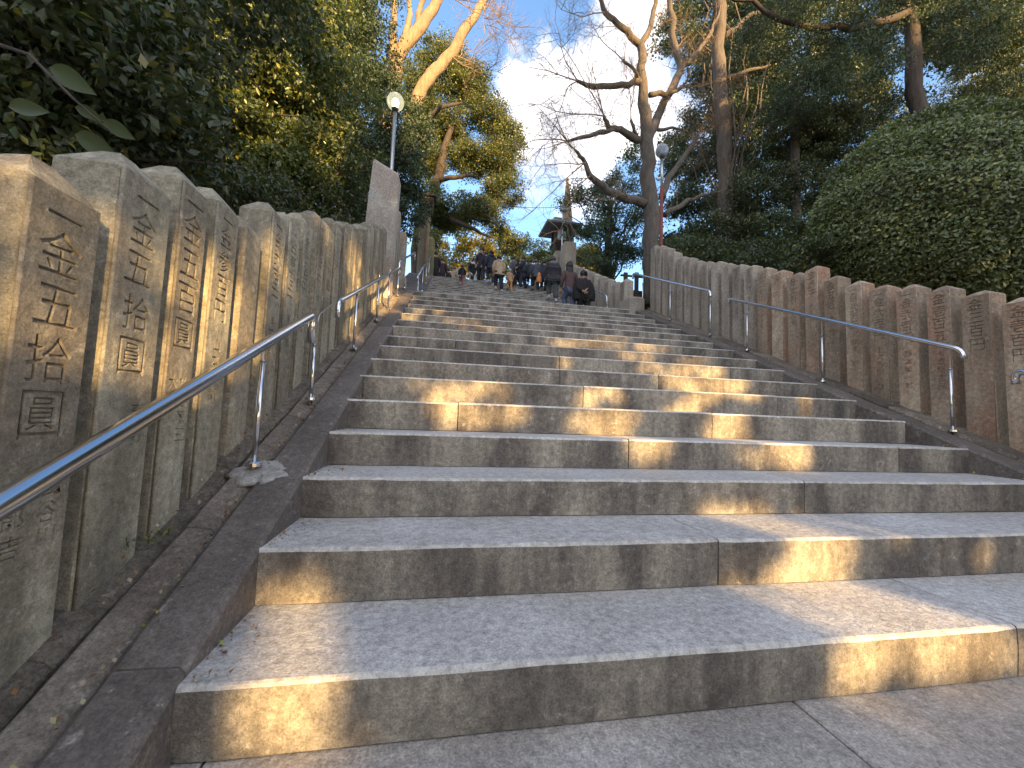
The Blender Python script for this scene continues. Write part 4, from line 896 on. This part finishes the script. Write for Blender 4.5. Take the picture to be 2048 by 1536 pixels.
shade_tree('unseen tree behind the viewer, crown gaps cut to put sun spots on the steps', 9.0, [(wall_leaves(75000, 4.2, 9.2, 3.4, 9.8, .13, .3), .16)], 0)
shade_tree('unseen tree behind the viewer beside the gappy one, also cut for sun spots', 13.8, [(wall_leaves(75000, 9.2, 14.0, 3.4, 9.8, .13, .3), .16)], 6)
shade_tree('unseen tree added behind the viewer far to the left to block low sun', -3, [(wall_leaves(24000, -10, 4.2, -.1, 9.8, .26, .6), .32)], 6)
shade_tree('unseen tree added behind the viewer far to the right to block low sun', 19, [(wall_leaves(20000, 14, 24, -.1, 9.8, .26, .6), .32)], 6)
YB2 = -34  # high crowns added out of view to shade the upper steps and trees
for a, b_, cx, lab in ((-6, 4.2, 5, 'unseen high crown added far behind the viewer on the left to block sun'), (4.2, 11, 16, 'unseen high crown added far behind the viewer to block sun, second from the left'), (11, 17, 24, 'unseen high crown added far behind the viewer to block sun, third from the left'), (17, 26, 29, 'unseen high crown added far behind the viewer on the right to block sun')):
    shade_tree(lab, cx, [(wall_leaves(19000, a, b_, 9.2, 21.5, .3, .8, YB2), .44)], 14 if cx in (5, 29) else 0, YB2)
# fallen leaves and grit along the kerb edges
mb = MB(); P = []
for k in range(1, 12):
    for _ in range(34):
        P.append((XL + abs(RNG.normal()) * .05 + .005, yk(k) + RNG.uniform(.02, RUN), RISE * k + DZ[k - 1] + .006))
    for _ in range(14): P.append((XR - abs(RNG.normal()) * .05 - .005, yk(k) + RNG.uniform(.02, RUN), RISE * k + DZ[k - 1] + .006))
for _ in range(520):
    y = RNG.uniform(.2, 7.5); P.append((-.81 + RNG.normal() * .014, y, zl(y) + .016))
for _ in range(320):
    y = RNG.uniform(.2, 7.5); P.append((RNG.uniform(-1.0, -.90), y, zl(y) + .045 + RNG.uniform(0, .03)))
def litter_mat():
    m, t, b = mat('dry_leaf_litter'); g = t.nodes.new('ShaderNodeNewGeometry')
    t.links.new(ramp(t, g.outputs['Random Per Island'], [(0, (.10, .045, .02)), (.4, (.24, .13, .05)), (.75, (.35, .30, .22)), (.92, (.22, .24, .05))]), b.inputs['Base Color']); b.inputs['Roughness'].default_value = .9; return m
lo = leaves_mesh('leaf_litter', np.array(P), .016, litter_mat(), nrm=np.tile((0, 0, 1.0), (len(P), 1)), align=.9, aspect=.7, droop=0)
tag(lo, 'dry leaf crumbs and grit gathered along the kerbs and step corners', 'leaf litter', kind='stuff')
# small weeds at the post feet
P = []
for (x, y) in [(-.965, 1.56), (-.93, 1.60)]:
    for _ in range(22): P.append((x + RNG.normal() * .018, y + RNG.normal() * .03, zl(y) + .055 + RNG.uniform(0, .02)))
tag(leaves_mesh('grass_tuft', np.array(P), .022, L_CAMPH, aspect=.3, droop=-1), 'small green weeds at the foot of the second and third left posts', 'weed', kind='stuff')

# ------------------------------------------------------------------ people
SK = []
def skin(name, pts, edges, radii, mats, sub=1, root=0):
    me = bpy.data.meshes.new(name); me.from_pydata([tuple(p) for p in pts], edges, [])
    ob = bpy.data.objects.new(name, me); COL.objects.link(ob)
    m = ob.modifiers.new('s', 'SKIN'); m.use_smooth_shade = True; m.branch_smoothing = .5
    for i, v in enumerate(me.skin_vertices[0].data): v.radius = radii[i] if hasattr(radii[i], '__len__') else (radii[i], radii[i]); v.use_root = (i == root)
    if sub: q = ob.modifiers.new('u', 'SUBSURF'); q.levels = sub; q.render_levels = sub
    return ob
def chain(pts): return [(i, i + 1) for i in range(len(pts) - 1)]
def cloth(name, c, rough=.85, var=.2): return plain(name, c, rough, 0, var, 14, .25)
def person(label, px, head_y, hY, facing=0, h=None, coat=(.02, .02, .03), pants=(.03, .03, .04), hair=(.012, .01, .01), coat_len=.1, bulk=1.0, hood=None, long_hair=False, bun=False,
           arm_l=None, arm_r=None, stride=.12, lean=.08, shoes=(.1, .1, .1), item=None, collar=None, seat=False):
    """px, head_y: where the top of the head shows; hY: how far up the site the figure stands"""
    top = at(px, head_y, hY); gz = zstep(hY)
    if h is None: h = top[2] - gz
    k = h / 1.7; X0 = top[0]
    e = empty('person', (X0, hY, gz), label, 'person')
    ca, sa = math.cos(facing), math.sin(facing)
    def W(p): x, y, z = p; return (X0 + (x * ca - y * sa) * k, hY + (x * sa + y * ca) * k, gz + z * k)
    sy = -1 if abs(facing) > 1.6 else 1
    ht = .0; s = stride
    up = (RISE / k) * .9 if (abs(facing) < .6 and Y2 < hY < YT2) else 0
    hipz = .90 - (.0 if not up else .02); L = lean
    P = dict(pel=(0, 0, hipz), hl=(-.095, 0, hipz - .06), hr=(.095, 0, hipz - .06), kl=(-.10, .10 + s * .6, .52 + up * .6), kr=(.10, .02 - s * .2, .48), al=(-.10, s * .9, .09 + up), ar=(.10, -s * .9, .09), tl=(-.11, s * .9 + .17, .035 + up), tr=(.11, -s * .9 + .17, .035),
             w=(0, L * .2, 1.08), ch=(0, L * .7, 1.28), nk=(0, L, 1.46), hd0=(0, L + .01, 1.54), hd1=(0, L + .02, 1.62), sl=(-.18, L * .9, 1.40), sr=(.18, L * .9, 1.40))
    AL = arm_l or ((-.235, L * .6 - .02, 1.13), (-.22, L * .6 + .10, .90)); AR = arm_r or ((.235, L * .6 - .03, 1.13), (.22, L * .6 + .08, .90))
    ks = list(P); V = [W(P[q]) for q in ks] + [W(AL[0]), W(AL[1]), W(AR[0]), W(AR[1])]; ix = {q: i for i, q in enumerate(ks)}; n0 = len(ks)
    E_ = [(ix[a], ix[b_]) for a, b_ in (('pel', 'hl'), ('pel', 'hr'), ('hl', 'kl'), ('hr', 'kr'), ('kl', 'al'), ('kr', 'ar'), ('al', 'tl'), ('ar', 'tr'), ('pel', 'w'), ('w', 'ch'), ('ch', 'nk'), ('nk', 'hd0'), ('hd0', 'hd1'), ('ch', 'sl'), ('ch', 'sr'))] + [(ix['sl'], n0), (n0, n0 + 1), (ix['sr'], n0 + 2), (n0 + 2, n0 + 3)]
    rr = dict(pel=.12, hl=.085, hr=.085, kl=.058, kr=.058, al=.04, ar=.04, tl=.032, tr=.032, w=.11, ch=.125, nk=.052, hd0=.075, hd1=.085, sl=.06, sr=.06)
    rad_ = [rr[q] * k for q in ks] + [.042 * k, .027 * k, .042 * k, .027 * k]
    body = skin('body', V, E_, rad_, M_SKIN)
    SK.append((body, 'body', [M_SKIN], e))
    b = bulk; cm = cloth('coat_cloth', coat); pm = cloth('trouser_cloth', pants)
    # coat: torso with sleeves
    cz = hipz - coat_len
    CV = [(0, 0, cz), (0, L * .1, hipz + .06), (0, L * .4, 1.12), (0, L * .75, 1.30), (0, L, 1.43), (-.175, L * .9, 1.40), (.175, L * .9, 1.40), AL[0], tuple(np.array(AL[0]) * .15 + np.array(AL[1]) * .85), AR[0], tuple(np.array(AR[0]) * .15 + np.array(AR[1]) * .85)]
    CR = [(.185 * b * k, .15 * b * k), (.18 * b * k, .14 * b * k), (.175 * b * k, .14 * b * k), (.18 * b * k, .14 * b * k), (.085 * k, .085 * k), .085 * b * k, .085 * b * k, .068 * b * k, .05 * b * k, .068 * b * k, .05 * b * k]
    SK.append((skin('coat', [W(p) for p in CV], [(0, 1), (1, 2), (2, 3), (3, 4), (3, 5), (3, 6), (5, 7), (7, 8), (6, 9), (9, 10)], CR, cm, root=1), 'coat', [cm], e))
    TV = [P['pel'], P['hl'], P['hr'], P['kl'], P['kr'], (P['al'][0], P['al'][1], P['al'][2] + .02), (P['ar'][0], P['ar'][1], P['ar'][2] + .02)]
    SK.append((skin('trousers', [W(p) for p in TV], [(0, 1), (0, 2), (1, 3), (2, 4), (3, 5), (4, 6)], [q * k * (1 + (b - 1) * .5) for q in (.135, .105, .105, .088, .088, .074, .074)], pm), 'trousers', [pm], e))
    shm = plain('shoe_leather', shoes, .5)
    for a, t in (('al', 'tl'), ('ar', 'tr')):
        a_, t_ = P[a], P[t]; mb = MB(); mb.rings([[W((a_[0] + wx * q, a_[1] - .07 + .31 * f, a_[2] - .085 + zz * zf)) for wx, zz in ((-.048, 0), (.048, 0), (.04, .09), (-.04, .09))] for q, f, zf in ((.8, 0, 1), (1, .3, 1), (1.05, .7, .65), (.7, 1, .45))])
        mb.build('shoe', shm, e, smooth=False)
    hc = np.array(W((0, L + .012, 1.605))); fd = np.array((-sa, ca, 0)); rt_ = np.array((ca, sa, 0)); u3 = np.array((0, 0, 1.0)); r0 = .098 * k
    # face: nose, eyes, mouth, ears
    mb = MB(); mb.tube([hc + fd * r0 * .78 + u3 * r0 * .12, hc + fd * r0 * 1.08 - u3 * r0 * .22], [r0 * .07, r0 * .17], 6)
    for sgn in (-1, 1): mb.tube([hc + rt_ * sgn * r0 * .82 - fd * .02, hc + rt_ * sgn * r0 * .98 - fd * .03 - u3 * .01], [r0 * .28, r0 * .16], 7)
    mb.build('nose_and_ears', M_SKIN, e, smooth=True)
    mb = MB()
    for sgn in (-1, 1): mb.tube([hc + rt_ * sgn * r0 * .34 + fd * r0 * .80 + u3 * r0 * .08, hc + rt_ * sgn * r0 * .34 + fd * r0 * .90 + u3 * r0 * .06], [r0 * .13, r0 * .09], 7)
    mb.build('eyes', M_HAIR, e)
    mb = MB(); mb.tube([hc + rt_ * sgn * r0 * .28 + fd * r0 * .84 - u3 * r0 * .5 for sgn in (-1, 0, 1)], r0 * .06, 5); mb.build('mouth', M_LIP, e)
    hm = plain('hair', hair, .55, 0, .3, 60); mb = MB(); R = []
    for i in range(8):
        a = -.35 + 1.9 * i / 7; q = math.cos(a); R.append([hc - fd * r0 * .22 + (rt_ * math.cos(t) * 1.02 + fd * math.sin(t) * 1.0) * r0 * 1.12 * max(q, .03) * (1 + random.uniform(-.04, .04)) + u3 * (r0 * 1.28 * math.sin(a) + r0 * (.12 if math.sin(t) > 0 else -.05)) for t in [2 * math.pi * j / 12 for j in range(12)]])
    mb.rings(R); mb.build('hair', hm, e, smooth=True)
    if long_hair:
        mb = MB(); mb.rings([[hc - fd * r0 * .35 + (rt_ * math.cos(t) * wx + fd * math.sin(t) * .75) * r0 * 1.1 + u3 * z * k for t in [2 * math.pi * j / 12 for j in range(12)]] for wx, z in ((.55, .12), (.95, .05), (1.05, -.08), (1.2, -.2), (1.1, -.32), (.7, -.4))]); mb.build('long_hair', hm, e, smooth=True)
    if bun:
        mb = MB(); c = hc - fd * r0 * 1.25 + u3 * r0 * .25; mb.lathe(c, [(.01, -r0 * .5), (r0 * .42, -r0 * .3), (r0 * .52, 0), (r0 * .4, r0 * .32), (.01, r0 * .48)], 10); mb.build('hair_bun', hm, e, smooth=True)
    if hood:
        hdm = cloth('hood_cloth', hood); mb = MB()
        mb.rings([[np.array(W((0, L - .03, zz))) + (rt_ * math.cos(t) * wx + fd * math.sin(t) * wy) * k for t in [2 * math.pi * j / 14 for j in range(14)]] for zz, wx, wy in ((1.36, .13, .10), (1.42, .16, .13), (1.47, .145, .12), (1.5, .10, .09))]); mb.build('hood', hdm, e, smooth=True)
    # hands: palm and five bent fingers, joined into one mesh per hand
    for (el, wr), sg in ((AL, -1), (AR, 1)):
        w_ = np.array(W(wr)); d = w_ - np.array(W(el)); d /= np.linalg.norm(d); sd = np.cross(d, fd); sd /= np.linalg.norm(sd) + 1e-6; nn = np.cross(d, sd); mb = MB()
        mb.tube([w_ - d * .01 * k, w_ + d * .04 * k, w_ + d * .085 * k], [.024 * k, .036 * k, .034 * k], 7)
        for f in range(4):
            b0 = w_ + d * .08 * k + sd * (f - 1.5) * .019 * k; Lf = (.062, .072, .068, .052)[f] * k
            mb.tube([b0, b0 + d * Lf * .5 + nn * .006 * k, b0 + d * Lf * .85 + nn * .026 * k], [.009 * k, .008 * k, .006 * k], 5)
        b0 = w_ + d * .03 * k - sd * .03 * k; mb.tube([b0, b0 + (d * .6 - sd * .6) * .04 * k, b0 + (d * 1.0 - sd * .5) * .062 * k], [.012 * k, .010 * k, .007 * k], 5)
        mb.build('hand', M_SKIN, e, smooth=True)
    return e, W, k, (hc, fd, rt_, r0)
M_SKIN = plain('skin', (.42, .25, .17), .55); M_HAIR = plain('eye_dark', (.01, .01, .01), .4); M_LIP = plain('lips', (.3, .10, .09), .5)
NAVY = (.022, .024, .036); BLK = (.014, .014, .017)
PI = math.pi
person('person in black almost hidden behind the mossy pillar at the top of the steps', 871, 523, 17.9, .2, 1.62, coat=BLK, pants=BLK, coat_len=.45)
person('person in a dark maroon coat with a pink collar at the top left', 884, 526, 18.4, .1, 1.55, coat=(.035, .018, .022), pants=BLK, coat_len=.55, bulk=1.1, hair=(.04, .025, .015), hood=(.35, .2, .17))
person('person in a beige coat glimpsed low behind the child in black', 907, 541, 19.2, -.5, 1.5, coat=(.30, .24, .17), pants=(.05, .04, .03), hair=(.12, .08, .05))
person('small person in black squatting low just left of the child', 897, 545, 18.8, .6, 1.2, coat=BLK, pants=BLK)
person('child in a black hooded puffer jacket, pink trousers and white boots', 925, 530, 14.75, -.1, None, coat=(.015, .016, .018), pants=(.26, .13, .13), shoes=(.6, .5, .48), hair=(.01, .01, .012), hood=(.012, .013, .015), bulk=1.25, coat_len=.14)
person('woman in a black coat over a white top facing down the steps behind the child', 946, 540, 18.2, PI + .2, 1.55, coat=BLK, pants=(.5, .5, .5), long_hair=True, hair=(.02, .014, .01), hood=(.6, .6, .6), coat_len=.4)
person('man in navy facing down the steps with a hand raised to his mouth', 965, 487, 17.35, PI - .3, 1.75, coat=NAVY, pants=(.016, .016, .022), hair=BLK, arm_l=((-.25, .06, 1.16), (-.06, .22, 1.40)), hood=(.05, .055, .07), shoes=(.55, .55, .55))
person('person in a dark navy hooded coat just behind the man with the raised hand', 984, 500, 15.4, .15, None, coat=(.022, .025, .045), pants=(.03, .035, .06), hood=(.02, .022, .038), bulk=1.15, shoes=(.4, .4, .42))
bj = person('person in a beige hooded jacket and dark jeans climbing the steps', 1000, 509, 14.35, .1, None, coat=(.42, .31, .20), pants=(.018, .022, .04), hair=BLK, hood=(.36, .27, .18), lean=.16, bulk=1.28, shoes=(.55, .42, .32), stride=.16)
person('person in a grey jacket turning their head right beside the beige jacket', 1024, 513, 15.6, -1.3, None, coat=(.085, .085, .10), pants=(.03, .03, .04), hair=BLK, bulk=1.15)
person('small child in orange and tan just right of the beige jacket', 1021, 536, 14.3, .3, .95, coat=(.40, .24, .15), pants=(.50, .25, .08), hair=(.45, .42, .36), coat_len=.1)
person('woman in a black coat looking left, partly behind the grey jacket', 1038, 519, 15.9, 1.1, None, coat=BLK, pants=(.03, .03, .04), long_hair=True, coat_len=.5)
person('woman with brown hair in a long navy coat looking left', 1050, 513, 15.0, 1.2, None, coat=(.028, .032, .052), pants=NAVY, hair=(.06, .03, .018), coat_len=.35, bulk=1.1, arm_l=((-.22, .12, 1.15), (-.12, .34, 1.12)))
ob_ = person('person with reddish brown hair in a slate jacket carrying an orange bag', 1073, 518, 14.6, .1, None, coat=(.06, .065, .09), pants=BLK, hair=(.14, .05, .035), bulk=1.15)
bm = person('large man in a dark jacket with grey collar and green-grey trousers', 1107, 511, 12.4, -.05, None, coat=(.036, .032, .040), pants=(.07, .08, .075), hair=(.06, .052, .05), hood=(.17, .17, .19), bulk=1.5, lean=.10, coat_len=.12, shoes=(.4, .4, .4))
person('woman with very long dark hair, dusky brown sweater and blue jeans', 1141, 532, 9.9, .1, 1.55, coat=(.085, .048, .046), pants=(.075, .10, .15), hair=(.018, .014, .013), long_hair=True, bulk=1.0, coat_len=.16)
pw = person('woman with a hair bun in a black poncho, lowest on the right', 1170, 541, 9.75, .12, 1.5, coat=(.012, .010, .011), pants=(.015, .017, .016), hair=BLK, bun=True, bulk=1.15, coat_len=.2, arm_l=((-.26, -.06, 1.1), (-.12, -.2, .98)))
person('person in a black padded coat half hidden between the grey jacket and the navy coat', 1045, 521, 16.6, .2, None, coat=BLK, pants=BLK, hood=(.02, .02, .024), bulk=1.3, coat_len=.3)
person('person in a charcoal coat seen from behind between the navy coat and the orange bag', 1062, 519, 15.8, 0, None, coat=(.04, .042, .055), pants=NAVY, hair=BLK, bulk=1.3, coat_len=.3)
person('person in a dark blue coat squeezed between the orange bag and the large man', 1089, 520, 15.2, -.2, None, coat=(.025, .03, .05), pants=BLK, hair=(.02, .015, .012), bulk=1.3, coat_len=.25)
person('person in dark clothes right beside the hooded navy coat, facing away', 974, 503, 16.6, .3, None, coat=(.02, .022, .03), pants=(.03, .03, .05), hair=BLK, bulk=1.2, coat_len=.3)
# convert the skin figures in one pass
bpy.context.view_layer.update(); dg = bpy.context.evaluated_depsgraph_get(); done = []
for ob, nm, mats, par in SK: done.append((bpy.data.meshes.new_from_object(ob.evaluated_get(dg)), nm, mats, par))
for ob, *_ in SK: bpy.data.objects.remove(ob, do_unlink=True)
for me, nm, mats, par in done:
    me.transform(Matrix.Translation(-par.location)); me.materials.clear()
    for q in mats: me.materials.append(q)
    me.polygons.foreach_set('use_smooth', [True] * len(me.polygons)); o = bpy.data.objects.new(nm, me); COL.objects.link(o); o.parent = par
    o.name = nm
def part(owner, name, mb, m): return mb.build(name, m, owner[0])
# poncho drape, bags, wallet
e, W, k, _ = pw; mb = MB()
mb.rings([[W((math.cos(t) * wx, .05 + math.sin(t) * wy + (.02 * math.sin(t * 5)), z + .02 * math.sin(3 * t))) for t in [2 * math.pi * j / 18 for j in range(18)]] for z, wx, wy in ((.80, .36, .20), (1.0, .37, .21), (1.2, .33, .19), (1.36, .25, .15), (1.44, .11, .09))]); part(pw, 'poncho', mb, cloth('black_wool', (.012, .010, .011)))
c = np.array(W((-.12, -.26, .97))); mb = MB(); mb.box(-.06 * k, .06 * k, -.012, .012, -.02, .09); mb.v = [(c[0] + x * .8 + z * .6, c[1] + y, c[2] + z * .8 - x * -.5) for x, y, z in mb.v]
tag(mb.build('wallet', plain('tan_leather', (.42, .26, .15), .5), None, origin=tuple(c)), 'tan wallet held behind the back of the woman in the poncho', 'wallet')
e, W, k, _ = ob_; mb = MB(); mb.rings([[W((.12 + math.cos(t) * wx, -.12 + math.sin(t) * .06, z)) for t in [2 * math.pi * j / 12 for j in range(12)]] for z, wx in ((.52, .10), (.56, .15), (.75, .13), (.95, .07), (1.0, .03))])
tag(mb.build('shoulder_bag', cloth('orange_canvas', (.55, .22, .08)), None, smooth=True, origin=W((.12, -.12, .5))), 'orange bag hanging at the side of the person in the slate jacket', 'bag')
